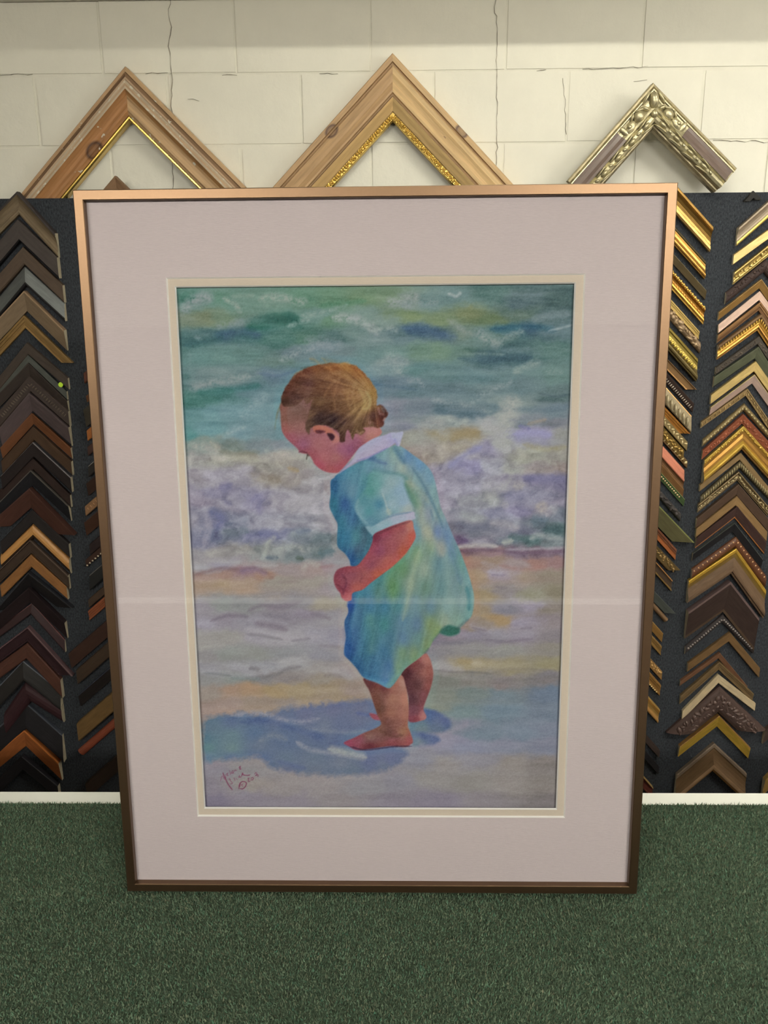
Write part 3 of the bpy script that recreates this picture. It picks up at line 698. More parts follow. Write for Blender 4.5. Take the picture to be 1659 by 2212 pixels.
def big(apex, end, side, dv, cut, prof, br, mats_r, mats_l, th, look, extra=None, y=WB_Y):
    if cut == 'h':                              # stands on the ledge
        A3 = on_wall(*apex, y - th * .65); dz = A3[2] - PT - .0006
        end = tuple(project(np.array([A3[0] + dz, y - th * .65, PT + .0006])))
    r = corner(apex, end, side, dv, cut, prof, [(b, (0, 0, 0), W_) for b in br], th=th, y_face=y, mats=mats_r, plane=y - th * .65, orn=extra)
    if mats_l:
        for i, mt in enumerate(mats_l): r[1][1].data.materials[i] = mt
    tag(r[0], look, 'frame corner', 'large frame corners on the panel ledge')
    return r
ledge_v = 424
K1 = (0.055, 0.025, 0.016)
w1 = pine((0.46, 0.30, 0.155), fl=(LW, 42, .70)); w2 = pine((0.40, 0.275, 0.17), fl=(LW, 60, .66), hi=1.5); w3 = pine((0.38, 0.205, 0.08), fl=(LW, 38, .71))
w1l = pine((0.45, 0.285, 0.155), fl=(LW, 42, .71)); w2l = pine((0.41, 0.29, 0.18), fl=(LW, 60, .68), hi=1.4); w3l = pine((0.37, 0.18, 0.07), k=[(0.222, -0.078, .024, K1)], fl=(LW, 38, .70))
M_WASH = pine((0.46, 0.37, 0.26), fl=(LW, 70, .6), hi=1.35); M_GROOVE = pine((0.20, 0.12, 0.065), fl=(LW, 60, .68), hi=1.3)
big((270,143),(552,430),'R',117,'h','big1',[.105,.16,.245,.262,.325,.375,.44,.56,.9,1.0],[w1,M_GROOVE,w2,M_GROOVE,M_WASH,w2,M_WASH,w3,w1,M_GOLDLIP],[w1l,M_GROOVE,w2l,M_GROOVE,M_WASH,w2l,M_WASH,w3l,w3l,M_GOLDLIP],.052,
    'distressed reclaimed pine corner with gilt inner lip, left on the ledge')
K2 = (0.10, 0.055, 0.045)
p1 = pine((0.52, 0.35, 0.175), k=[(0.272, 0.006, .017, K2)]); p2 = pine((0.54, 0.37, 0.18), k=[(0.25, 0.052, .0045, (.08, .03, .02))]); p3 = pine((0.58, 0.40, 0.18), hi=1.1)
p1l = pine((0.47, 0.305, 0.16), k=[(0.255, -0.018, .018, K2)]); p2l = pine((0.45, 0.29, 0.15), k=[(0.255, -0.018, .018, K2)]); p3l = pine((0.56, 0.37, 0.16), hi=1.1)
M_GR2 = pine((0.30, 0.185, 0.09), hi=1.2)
M_GILT = material('gilt_carving', (0.62, 0.40, 0.09), .28, .85, var=.35, scale=(160, 160, 160), bump=.001)
def gilt(o, sg, w, th, L, cut, e, v):
    it = []; x = .92 * w + .006
    while x < L - .95 * w - .014:
        for q in (-.025, .0, .03):
            it.append((x + random.uniform(-.002, .002), sg * w * (.915 + q), th * .66, .0052 * random.uniform(.7, 1.2), .0026, .004, random.uniform(-1, 1)))
        x += .0075
    return [blob_mesh('gilt_carving', it, M_GILT, None, o.matrix_world)]
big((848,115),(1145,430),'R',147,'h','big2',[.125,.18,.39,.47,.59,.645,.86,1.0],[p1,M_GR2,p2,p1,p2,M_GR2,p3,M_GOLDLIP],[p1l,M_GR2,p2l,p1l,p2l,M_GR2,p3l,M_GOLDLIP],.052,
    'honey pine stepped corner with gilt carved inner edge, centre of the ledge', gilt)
# silver-gilt carved corner
M_SIL = material('champagne_gilt', (0.58, 0.52, 0.33), .33, .7, var=.22, scale=(60, 60, 60), bump=.001)
M_SILD = material('champagne_gilt_dark', (0.40, 0.34, 0.21), .4, .6, var=.25, scale=(60, 90, 60), bump=.001)
M_PANELB = material('umber_lacquer', (0.16, 0.115, 0.095), .3, 0, var=.12, scale=(30, 90, 60), coat=.3)
def carve(o, sg, w, th, L, cut, e, v):
    it = []; a = it.append
    # cabochons along the inner moulding
    xs = [w * .76 + .030, w * .76 + .082, w * .76 + .134, w * .76 + .186]
    for x in xs:
        if x > L - .01: continue
        a((x, sg * w * .74, th * .94, .0125, .0058, .0095, 0))
        for q in (-1, 1):
            a((x + .002, sg * (w * .74 + q * .0098), th * .88, .021, .0030, .0085, -q * sg * .14))
        a((x + .026, sg * w * .73, th * .91, .007, .0042, .006, .3))
    # shell and scroll next to the mitre
    a((w * .40 + .052, sg * w * .38, th * .72, .017, .015, .015, 0)); a((w * .40 + .086, sg * w * .42, th * .72, .020, .0125, .011, sg * .3))
    a((w * .40 + .088, sg * w * .36, th * .84, .0068, .0068, .008, 0)); a((w * .40 + .104, sg * w * .36, th * .72, .008, .018, .007, 0))
    a((w * .40 + .040, sg * w * .25, th * .72, .015, .0048, .010, sg * -.5)); a((w * .40 + .066, sg * w * .23, th * .72, .012, .0042, .009, sg * .5))
    a((w * .40 + .028, sg * w * .36, th * .72, .006, .012, .012, sg * .4))
    # leaf on the mitre
    a((w * .34 + .006, sg * (w * .34 + .002), th * .74, .022, .010, .018, sg * .785)); a((w * .30 + .016, sg * w * .16, th * .7, .020, .005, .011, sg * .25))
    a((w * .70, sg * (w * .66), th * .92, .010, .007, .010, sg * .785))
    return [blob_mesh('carving', it, M_SIL, None, o.matrix_world, 14, 7)]
def panel_inset(o, sg, w, th, L, cut, e, v):
    x0, x1 = w * .40 + .118, L - .004; vs = []; fs = []; S = [.185, .28, .4, .5, .575]; H = [.67, .655, .735, .875, .925]
    for x in (x0, x1):
        for s, h in zip(S, H): vs.append((x, sg * s * w, h * th + .0012))
    for i in range(4): fs.append((i, i + 1, 6 + i, 5 + i))
    n0 = len(vs)
    ob = mesh_obj('umber_panel', vs, fs, [M_PANELB], None); 
    md = ob.modifiers.new('solid', 'SOLIDIFY'); md.thickness = .002; md.offset = 0
    ob.matrix_world = o.matrix_world.copy(); return [ob]
big((1412,178),(1593,363),'R',102,'p','big3',[.10,.2,.63,.86,1.0],[M_SILD,M_SIL,M_SIL,M_SIL,M_SILD],None,.046,
    'champagne silver carved corner with umber panels, right above the felt panel', rows(carve, panel_inset), y=PANEL_Y - .001)
# ------------------------------------------------------------------ the pastel painting (flat artwork, painted on a fine grid)
PAINT_LIGHT = 0.83 * np.array([1.04, 1.01, 0.90])                       # light on the picture in the photograph, to read the pigments
NX, NY = 540, 712
pw = (W2[2] - W2[0]) + .012; ph = (W2[3] - W2[1]) + .012
px0, py0 = W2[0] - .006, W2[1] - .006
gx_, gy_ = np.meshgrid(np.linspace(0, 1, NX), np.linspace(0, 1, NY))
PXY = np.stack([px0 + gx_ * pw, py0 + gy_ * ph], -1)
P3 = FORG + PXY[..., :1] * FX + PXY[..., 1:] * FY + FN * Z3
UV = project(P3); U = UV[..., 0].astype(np.float32); Vv = UV[..., 1].astype(np.float32)
TBL = np.random.default_rng(3).random((256, 256)).astype(np.float32)
def vnoise(x, y, s=0):
    x = x + s * 37.7; y = y + s * 91.3
    xi = np.floor(x).astype(np.int64); yi = np.floor(y).astype(np.int64); fx = x - xi; fy = y - yi
    fx = fx * fx * (3 - 2 * fx); fy = fy * fy * (3 - 2 * fy)
    g = lambda a, b: TBL[a & 255, b & 255]
    return (g(xi, yi) * (1 - fx) + g(xi + 1, yi) * fx) * (1 - fy) + (g(xi, yi + 1) * (1 - fx) + g(xi + 1, yi + 1) * fx) * fy
def fbm(x, y, s=0, o=4):
    r = 0; a = .5; t = 0
    for i in range(o): r = r + a * vnoise(x, y, s + i); t += a; a *= .55; x = x * 2.03; y = y * 2.03
    return r / t
def shepard(u, v, pts, ax=1.0, ay=1.6, p=1.7, eps=60):
    out = np.zeros(u.shape + (3,), np.float32); ws = np.zeros(u.shape, np.float32)
    for (x, y, r, g, b) in pts:
        w = 1.0 / (((u - x) * ax) ** 2 + ((v - y) * ay) ** 2 + eps) ** p
        ws += w; out += w[..., None] * np.array([r, g, b], np.float32)
    return out / ws[..., None]
def smooth_poly(pts, n=5):
    P = np.array(pts, float); k = len(P); out = []
    for i in range(k):
        a, b, c, d = P[i - 1], P[i], P[(i + 1) % k], P[(i + 2) % k]
        for t in np.linspace(0, 1, n, endpoint=False):
            out.append(.5 * (2 * b + (c - a) * t + (2 * a - 5 * b + 4 * c - d) * t * t + (3 * b - a - 3 * c + d) * t ** 3))
    return np.array(out)
def seg_dist(u, v, a, b):
    d = b - a; l2 = d @ d + 1e-9
    t = np.clip(((u - a[0]) * d[0] + (v - a[1]) * d[1]) / l2, 0, 1)
    return np.hypot(u - a[0] - t * d[0], v - a[1] - t * d[1]), t
def window(pts, pad):
    P = np.asarray(pts, float); m = (U > P[:, 0].min() - pad) & (U < P[:, 0].max() + pad) & (Vv > P[:, 1].min() - pad) & (Vv < P[:, 1].max() + pad)
    return m
def poly_mask(pts, soft=1.5, sm=True, wob=0.0):
    P = smooth_poly(pts) if sm else np.array(pts, float)
    m = window(P, soft + 4); u = U[m]; v = Vv[m]
    if wob:
        u = u + (fbm(u * .12, v * .12, 11) - .5) * wob; v = v + (fbm(u * .12, v * .12, 12) - .5) * wob
    ins = np.zeros(u.shape, bool); ds = np.full(u.shape, 1e9, np.float32)
    for a, b in zip(P, np.roll(P, -1, 0)):
        c = ((a[1] > v) != (b[1] > v)) & (u < (b[0] - a[0]) * (v - a[1]) / (b[1] - a[1] + 1e-12) + a[0]); ins ^= c
        ds = np.minimum(ds, seg_dist(u, v, a, b)[0])
    sd = np.where(ins, ds, -ds)
    return m, np.clip(.5 + sd / (2 * soft), 0, 1)
def blend(m, a, col):
    IMG[m] = IMG[m] * (1 - a[..., None]) + np.asarray(col, np.float32) * a[..., None]
def fill(pts, cols, soft=1.5, wob=0.0, sm=True, ax=1, ay=1, p=1.6, alpha=1.0):
    m, a = poly_mask(pts, soft, sm, wob)
    c = shepard(U[m], Vv[m], cols, ax, ay, 1.45, 75) if isinstance(cols, list) else np.broadcast_to(np.float32(cols), (int(m.sum()), 3))
    blend(m, a * alpha, c)
def stroke(pts, w, col, alpha=1.0, soft=.6, tex=0.0, w1=None, s=0):
    """tex: 0 smooth chalk, up to 1 broken foam"""
    P = np.array(pts, float); wm = max(w, w1 or w)
    if len(P) > 2:
        n = len(P); ext = np.vstack([2 * P[0] - P[1], P, 2 * P[-1] - P[-2]]); out = []
        for i in range(n - 1):
            a, b, c, d = ext[i:i + 4]
            for t in np.linspace(0, 1, 5, endpoint=False): out.append(.5 * (2 * b + (c - a) * t + (2 * a - 5 * b + 4 * c - d) * t * t + (3 * b - a - 3 * c + d) * t ** 3))
        P = np.array(out + [P[-1]])
    m = window(P, wm * 1.8 + 3); u = U[m]; v = Vv[m]; best = np.zeros(u.shape, np.float32); n = len(P) - 1
    for i in range(n):
        d, t = seg_dist(u, v, P[i], P[i + 1]); q = (i + t) / n
        ww = (w + ((w1 if w1 is not None else w) - w) * q) / 2 * np.clip(np.minimum(q, 1 - q) * 8 + .35, 0, 1) + .4
        best = np.maximum(best, np.clip((ww * (1 + soft) - d) / (ww * 2 * soft + .3), 0, 1))
    if tex:
        nz = fbm(u * .11, v * .16, 20 + s, 4) * .6 + fbm(u * .32, v * .32, 30 + s, 2) * .4
        best = best * np.clip(1 - tex + tex * (nz - .38) * 4.2, 0, 1)
    blend(m, best * alpha, col)

BG = """395,640,78,135,115;430,650,118,148,135;470,650,95,145,120;520,650,110,150,130;600,650,120,158,136;660,640,95,145,115;720,640,100,145,110;790,640,110,145,105;840,640,115,145,110;880,650,136,158,142;930,645,112,145,138;985,640,108,142,136;1050,640,85,125,115;1130,650,85,115,115;1220,650,72,104,100
390,690,120,140,115;430,690,115,132,98;480,690,105,135,105;520,700,95,130,120;560,705,60,120,105;620,690,55,115,98;680,680,105,145,130;730,690,95,140,110;780,690,125,155,140;820,700,125,152,138;880,680,120,145,100;960,690,110,135,95;1020,680,120,135,90;1060,690,105,130,90;1120,680,90,120,105;1200,690,85,115,115
390,740,70,115,110;440,725,75,115,110;490,722,70,110,118;540,720,60,110,108;600,730,75,125,110;660,725,85,130,110;720,730,90,125,118;780,715,120,150,140;815,725,130,155,150;860,720,100,130,130;905,715,75,108,125;950,720,80,110,122;1000,715,112,136,118;1050,720,95,130,120;1100,710,70,115,120;1150,705,65,100,115;1210,712,95,125,125
400,760,75,120,112;430,770,95,140,132;480,770,100,142,132;540,770,95,135,125;600,775,100,132,122;650,760,105,132,132;700,750,115,140,142;740,760,105,130,128;800,770,105,140,135;850,760,115,150,140;900,760,105,140,118;950,760,110,145,118;1000,765,95,130,115;1060,775,70,105,110;1110,775,70,105,108;1200,760,90,128,118
400,820,85,125,120;440,820,110,138,134;490,815,118,145,140;540,805,105,136,132;590,810,95,125,135;830,800,120,148,146;850,780,125,150,146;900,800,95,135,130;960,810,100,135,132;1020,815,100,135,135;1080,810,100,132,130;1130,800,108,140,135;1200,810,100,135,125
400,860,70,125,112;440,860,75,130,118;490,850,75,128,120;540,840,85,125,128;580,850,110,145,148;850,830,105,130,138;900,840,100,128,132;960,850,105,132,135;1020,860,105,132,133;1060,840,115,140,138;1120,830,100,128,128;1200,850,88,115,112
400,900,95,145,142;450,890,110,158,158;500,890,118,160,162;560,890,122,160,162;600,900,120,155,158;860,880,135,140,150;900,880,120,135,142;960,885,100,125,130;1010,895,95,120,125;1060,880,105,130,132;1100,870,140,158,150;1200,890,110,130,135
410,935,85,145,138;450,925,110,158,158;520,935,126,162,165;580,940,120,150,152;870,920,135,140,150;920,910,140,152,150;960,905,155,166,158;1050,905,170,176,172;1090,900,178,184,172;1130,910,130,140,145;1200,910,120,125,130
410,960,120,150,138;450,950,140,160,146;500,965,125,140,128;560,965,130,145,145;610,960,140,150,152;900,945,170,170,155;950,940,175,165,135;1000,935,165,150,115;1060,930,185,185,172;1110,940,160,160,185;1160,935,165,160,185;1220,940,160,160,150
420,990,178,175,165;470,990,185,182,165;520,985,165,160,140;570,1000,165,160,145;620,990,180,172,155;660,1000,175,168,155;690,1010,185,175,170
420,1030,178,170,172;470,1030,180,174,182;520,1030,178,172,178;580,1030,160,150,135;640,1030,175,165,155;690,1040,180,175,175
420,1080,165,155,168;470,1060,150,145,165;500,1085,165,160,172;550,1080,150,145,168;600,1080,178,172,178;650,1080,185,180,182;700,1090,182,178,182
420,1130,160,155,165;470,1130,130,130,152;510,1130,140,145,160;560,1130,160,158,170;610,1130,170,168,175;660,1130,165,165,172;710,1130,175,172,175
420,1170,125,125,145;460,1150,118,122,146;500,1150,122,132,142;550,1160,130,132,158;600,1155,140,142,165;650,1160,135,145,150;700,1170,115,130,132
420,1200,160,155,155;470,1195,170,165,158;520,1190,172,168,160;570,1190,160,165,158;640,1195,132,142,140;690,1195,118,132,130;730,1205,160,155,155
430,1225,170,165,165;480,1218,165,158,165;430,1245,168,140,125;480,1242,168,135,118;530,1238,155,125,128;570,1245,168,134,114;620,1235,160,145,140;680,1230,165,145,135;715,1225,165,145,145
430,1265,175,150,125;480,1262,175,150,120;530,1260,175,150,125;600,1260,165,155,140;680,1260,165,155,140;710,1270,165,152,150
430,1310,160,152,155;480,1305,148,150,142;540,1310,140,140,135;600,1312,136,128,132;650,1305,145,140,140;700,1305,165,155,135
430,1345,165,158,165;490,1335,145,136,142;540,1340,150,145,150;600,1330,140,132,138;660,1325,150,140,148;720,1340,160,155,155
430,1380,165,160,150;490,1375,160,155,145;560,1370,165,158,162;620,1375,172,166,166;680,1380,165,160,165;730,1380,155,150,158
440,1420,150,145,140;500,1410,150,152,142;560,1410,150,150,140;620,1410,148,148,145;690,1410,145,142,145;730,1400,155,150,150
440,1445,160,156,156;520,1445,165,162,162;580,1435,160,158,158;630,1425,168,164,160;680,1440,165,158,150;740,1450,170,160,155
450,1468,150,148,142;500,1466,148,150,140;560,1464,140,135,130;620,1460,145,135,128;700,1465,160,148,130
445,1500,160,145,130;500,1495,175,145,120;550,1490,180,148,115;600,1490,175,150,110;650,1490,170,150,115;720,1490,165,145,115;770,1490,160,140,125
445,1530,165,142,128;500,1525,168,145,130;560,1520,165,145,125;620,1518,160,145,130;700,1510,165,146,122
450,1700,145,135,142;460,1665,150,142,148;520,1660,155,148,145;570,1660,155,148,145;540,1695,160,148,138;620,1700,158,148,142;700,1705,160,150,145;780,1700,155,150,150;860,1690,150,145,150;940,1680,155,148,140;1020,1690,155,148,138;1100,1690,155,145,135;1180,1690,145,135,125
460,1735,128,118,132;540,1730,145,135,142;640,1735,150,140,145;740,1730,155,145,142;840,1735,145,135,142;940,1735,140,130,140;1040,1735,145,135,135;1180,1735,132,122,117
880,985,165,155,145;930,985,175,165,150;980,965,175,165,145;1040,970,160,155,175;1080,960,178,178,172;1140,985,175,175,155;1220,985,165,160,145
960,1020,150,145,160;1010,1010,155,150,180;1060,1010,170,170,178;1110,1010,175,175,165;1160,1010,155,145,140;1220,1010,165,150,140
960,1050,165,160,175;1010,1050,175,172,185;1060,1050,178,175,180;1110,1040,165,160,170;1160,1035,135,130,155;1215,1040,125,120,145
960,1090,160,155,168;1010,1085,175,175,178;1060,1080,170,172,168;1110,1075,142,140,162;1160,1070,150,148,165;1215,1080,145,140,155
970,1115,150,150,160;1020,1120,165,168,168;1070,1110,150,150,168;1120,1105,150,145,170;1170,1110,165,160,165;1210,1120,122,130,140
985,1140,120,120,132;1030,1145,125,128,138;1080,1145,150,150,160;1120,1150,125,128,142;1170,1135,112,126,130;1210,1145,82,106,106
995,1165,112,98,122;1050,1165,145,140,150;1100,1165,115,125,132;1140,1168,88,112,110;1190,1170,130,140,140
1005,1195,140,112,115;1060,1195,148,118,118;1120,1195,128,108,122;1180,1195,132,108,117;1215,1192,122,102,114
1010,1215,165,130,110;1060,1215,160,135,115;1110,1220,165,145,140;1160,1215,165,125,112;1210,1215,155,120,115
1025,1245,170,145,115;1080,1240,165,150,155;1130,1245,160,140,120;1200,1240,145,130,110
1030,1285,165,145,110;1090,1275,145,135,130;1140,1285,150,145,120;1200,1280,135,125,100
1035,1320,160,140,110;1100,1310,140,135,140;1140,1310,158,148,156;1200,1315,140,128,115
1030,1345,150,135,120;1080,1340,165,138,100;1130,1345,158,148,158;1200,1345,145,132,130
960,1385,125,120,125;1020,1370,140,132,140;1070,1372,152,146,150;1130,1375,150,140,148;1200,1375,135,125,125
950,1410,135,130,130;1020,1400,145,140,135;1080,1405,148,145,135;1200,1400,140,132,118
955,1435,160,155,150;1010,1435,165,150,115;1040,1432,172,158,125;1100,1440,160,148,115;1190,1440,155,145,110
960,1470,130,130,118;1020,1465,135,130,120;1080,1470,135,125,120;1190,1465,125,118,115
955,1505,130,135,120;1020,1500,120,132,125;1080,1500,115,130,135;1190,1500,105,120,135
950,1525,135,142,128;1010,1540,120,140,138;1080,1540,115,135,145;1190,1540,115,128,140
1000,1565,135,140,150;1050,1580,120,135,145;1120,1580,125,138,150;1190,1580,125,132,145
960,1605,152,148,162;1010,1610,140,142,158;1080,1605,140,142,155;1180,1610,130,132,145
900,1640,150,148,155;960,1650,160,152,145;1030,1640,150,145,148;1100,1650,155,145,135;1180,1650,140,130,122"""
BGP = [tuple(map(float, q.split(','))) for l in BG.split('\n') for q in l.split(';')]
wu = (fbm(U * .02, Vv * .03, 1) - .5) * 44 + (fbm(U * .08, Vv * .12, 2) - .5) * 14
wv = (fbm(U * .015, Vv * .03, 3) - .5) * 22 + (fbm(U * .07, Vv * .11, 4) - .5) * 9
IMG = shepard(U + wu, Vv + wv, BGP, 0.62, 1.5, 2.0, 90)
# chalk texture of water, foam and sand
sea = np.clip((985 - Vv) / 60, 0, 1); foam = np.clip((Vv - 930) / 50, 0, 1) * np.clip((1215 - Vv) / 30, 0, 1)
hz = fbm(U * .014, Vv * .10, 5, 5) - .5; IMG += (sea * 44 * hz)[..., None] * np.array([1, .9, .85], np.float32)
fz = fbm(U * .045 + wu * .05, Vv * .06 + wv * .05, 6, 5) - .5
IMG += (foam * 84 * fz)[..., None] * np.array([1, .98, .9], np.float32)
sd_ = np.clip((Vv - 1190) / 40, 0, 1); IMG += (sd_ * 26 * (fbm(U * .012, Vv * .075, 7, 5) - .5))[..., None]
WH, LT = (176, 186, 180), (160, 172, 165)
# wave crests
for (pts, w, c, a, t) in [
 ([(392,675),(415,652),(440,640),(455,645)],20,(158,172,168),.75,.75), ([(482,645),(505,655),(520,675)],9,(165,180,165),.7,.6), ([(560,648),(600,642),(640,650),(660,652)],15,(165,180,165),.75,.85),
 ([(500,640),(550,638)],8,(140,170,150),.6,.7), ([(470,705),(500,700),(525,695)],14,(140,158,155),.6,.8), ([(420,728),(436,734)],7,(140,165,160),.7,.7),
 ([(470,728),(500,718),(530,716),(560,724)],14,(62,98,118),.8,.2), ([(400,745),(450,736),(480,728)],14,(52,104,104),.8,.2), ([(535,705),(580,695),(640,685)],18,(42,108,92),.75,.25),
 ([(640,735),(600,742),(560,738)],12,(66,116,104),.6,.2), ([(650,682),(690,676),(720,668),(750,658)],9,(150,175,160),.65,.85), ([(620,706),(650,695),(668,692)],8,(155,178,165),.7,.75),
 ([(690,662),(740,655),(790,650)],10,(78,138,100),.6,.3), ([(720,686),(760,688),(790,700),(815,722)],17,WH,.8,.7), ([(785,700),(810,712),(840,708),(858,716)],11,(165,182,172),.8,.7),
 ([(660,738),(700,742),(735,748)],20,(150,165,165),.6,.85), ([(605,778),(630,768),(650,755)],12,(160,175,172),.75,.8), ([(655,760),(680,752)],9,(155,172,170),.6,.8),
 ([(840,655),(870,648),(900,640)],20,(165,176,170),.75,.8), ([(870,662),(905,655),(945,650)],15,(150,168,162),.65,.85), ([(968,634),(985,640),(995,632)],6,(185,195,190),.9,.5),
 ([(870,708),(905,712),(950,722),(985,728)],15,(72,104,126),.8,.2), ([(970,690),(985,702),(1000,716),(1018,724)],14,(150,164,150),.7,.8), ([(1030,718),(1055,734),(1075,742)],20,(155,170,162),.75,.85),
 ([(1075,742),(1100,726),(1130,715)],14,(140,160,152),.65,.85), ([(1060,712),(1110,704),(1160,706),(1200,714)],11,(44,96,112),.8,.15), ([(1185,715),(1215,708),(1235,702)],4,(165,180,178),.85,.4),
 ([(1150,695),(1180,682),(1230,680)],13,(128,150,148),.5,.5), ([(990,774),(1040,777),(1090,773),(1150,772)],10,(62,98,108),.8,.2), ([(985,765),(1040,764),(1090,766)],4,(135,162,150),.6,.6),
 ([(840,768),(865,790),(862,802)],26,(160,178,172),.75,.8), ([(815,785),(850,778),(880,782)],16,(150,170,162),.6,.8), ([(880,822),(905,820),(915,836)],9,(158,172,172),.7,.8), ([(805,830),(850,835),(900,842)],6,(82,112,126),.7,.3),
 ([(935,860),(955,868),(985,872),(1010,876)],12,(150,166,164),.65,.9), ([(1010,876),(1045,852),(1080,835),(1105,822)],12,(148,166,164),.7,.85), ([(1110,806),(1140,790),(1165,782)],13,(150,170,160),.7,.85), ([(1180,803),(1215,805)],8,(140,165,155),.6,.8),
 ([(1165,850),(1200,856),(1230,852)],5,(82,106,110),.7,.3), ([(940,886),(985,892),(1050,896)],10,(80,108,118),.75,.25), ([(1110,885),(1170,884),(1230,878)],10,(90,116,126),.7,.25),
 ([(412,840),(450,828),(500,820),(540,812)],16,(150,166,160),.75,.8), ([(540,812),(570,804),(595,812)],8,(130,150,158),.6,.7), ([(425,848),(470,846),(530,838),(560,832)],10,(52,118,108),.75,.2), ([(398,868),(440,866),(480,858)],12,(60,122,110),.7,.2),
 ([(520,900),(545,880),(575,852)],22,(150,178,178),.6,.85), ([(490,936),(510,930),(530,922)],9,(160,185,182),.7,.7), ([(410,760),(412,800),(420,830)],6,(118,152,146),.4,.3),
 ([(560,806),(600,812),(640,800)],5,(70,100,128),.5,.2)]:
    stroke(pts, w, c, a * (.8 if t < .3 else 1), 1.0 if t < .3 else .75, t, s=int(pts[0][0]) % 7)
# breaking foam, right and left
for (pts, w, c, a, t) in [
 ([(1085,965),(1092,930),(1098,890),(1108,868)],34,(186,188,176),.85,.5), ([(1045,915),(1070,930),(1080,960)],26,(186,186,180),.8,.4), ([(968,905),(985,915),(1010,910)],16,(175,182,172),.75,.7),
 ([(905,930),(930,915),(950,918),(960,935)],22,(178,178,168),.7,.6), ([(975,950),(1000,938),(1035,932)],13,(168,150,108),.7,.3), ([(900,975),(925,960),(950,970)],20,(180,172,160),.6,.6),
 ([(1110,938),(1160,935),(1190,940)],12,(162,160,196),.7,.2), ([(1120,920),(1145,926)],7,(125,125,165),.7,.2), ([(1140,916),(1180,906)],7,(165,150,128),.6,.3), ([(1130,960),(1180,970),(1225,965)],10,(168,160,118),.6,.3),
 ([(970,1010),(1000,985),(1040,965)],12,(148,148,185),.6,.2), ([(1110,975),(1150,990),(1210,1000)],14,(180,176,158),.6,.6), ([(1130,1030),(1180,1035),(1225,1030)],16,(122,118,150),.6,.2), ([(1050,1075),(1090,1050),(1105,1035)],16,(188,186,180),.6,.5),
 ([(1110,1050),(1130,1048)],16,(185,178,172),.8,.4), ([(1085,1092),(1098,1090)],12,(185,180,182),.7,.4), ([(1160,1095),(1175,1090),(1170,1105)],12,(190,178,168),.8,.4), ([(1060,1130),(1090,1132),(1120,1142)],12,(180,175,178),.75,.4),
 ([(1150,1125),(1180,1122)],22,(100,120,132),.7,.3), ([(1175,1145),(1235,1142)],22,(76,104,104),.8,.2), ([(1100,1160),(1140,1165),(1165,1168)],14,(86,112,112),.75,.2), ([(985,1135),(1020,1140),(1055,1135)],16,(112,114,130),.7,.3),
 ([(985,1170),(1010,1168)],10,(108,90,122),.7,.2), ([(985,1182),(1030,1178),(1075,1180)],8,(196,186,178),.9,.3), ([(1085,1172),(1108,1168)],9,(182,185,172),.9,.4), ([(1145,1164),(1170,1156),(1215,1165)],10,(165,176,170),.8,.4), ([(1090,1188),(1150,1186),(1230,1182)],5,(175,168,172),.8,.3),
 ([(990,1190),(1060,1188),(1130,1194),(1230,1190)],6,(118,92,108),.6,.2),
 ([(400,968),(430,965),(470,975)],18,(188,184,170),.75,.4), ([(455,955),(500,985),(560,995)],14,(186,182,162),.7,.5), ([(475,975),(510,980),(560,976)],10,(128,132,112),.6,.3), ([(560,990),(610,985),(655,975)],14,(180,175,165),.6,.5), ([(622,1010),(645,1018)],9,(172,150,112),.7,.3), ([(580,1030),(605,1040)],14,(142,130,112),.6,.4),
 ([(475,1055),(500,1045)],16,(132,128,158),.7,.3), ([(480,1080),(500,1090)],10,(118,115,140),.7,.3), ([(545,1080),(560,1075),(560,1110)],14,(142,138,168),.6,.3), ([(455,1105),(480,1120),(470,1140)],18,(108,112,150),.75,.3), ([(485,1135),(500,1132)],9,(90,100,120),.8,.3),
 ([(440,1100),(450,1140),(440,1180)],12,(178,172,182),.6,.5), ([(520,1140),(535,1150)],12,(108,122,132),.7,.5), ([(560,1150),(600,1160)],16,(122,125,160),.65,.3), ([(640,1150),(670,1145)],12,(120,132,150),.6,.4), ([(570,1200),(580,1170),(595,1160)],9,(188,190,178),.75,.4), ([(600,1185),(640,1180),(660,1195)],10,(180,184,176),.7,.6),
 ([(690,1195),(720,1190)],18,(92,118,122),.75,.3), ([(640,1205),(655,1208)],9,(86,104,92),.8,.3), ([(575,1205),(600,1205)],8,(96,110,118),.7,.5), ([(655,1230),(665,1215),(690,1220)],12,(182,176,165),.7,.5), ([(415,1215),(470,1212),(540,1220),(600,1222)],10,(180,174,170),.7,.4),
 ([(620,1100),(660,1085),(690,1075)],22,(190,186,186),.6,.5), ([(700,1060),(712,1110),(722,1140)],10,(192,188,190),.6,.3)]:
    stroke(pts, w, c, a, .7, t, s=int(pts[0][1]) % 7)
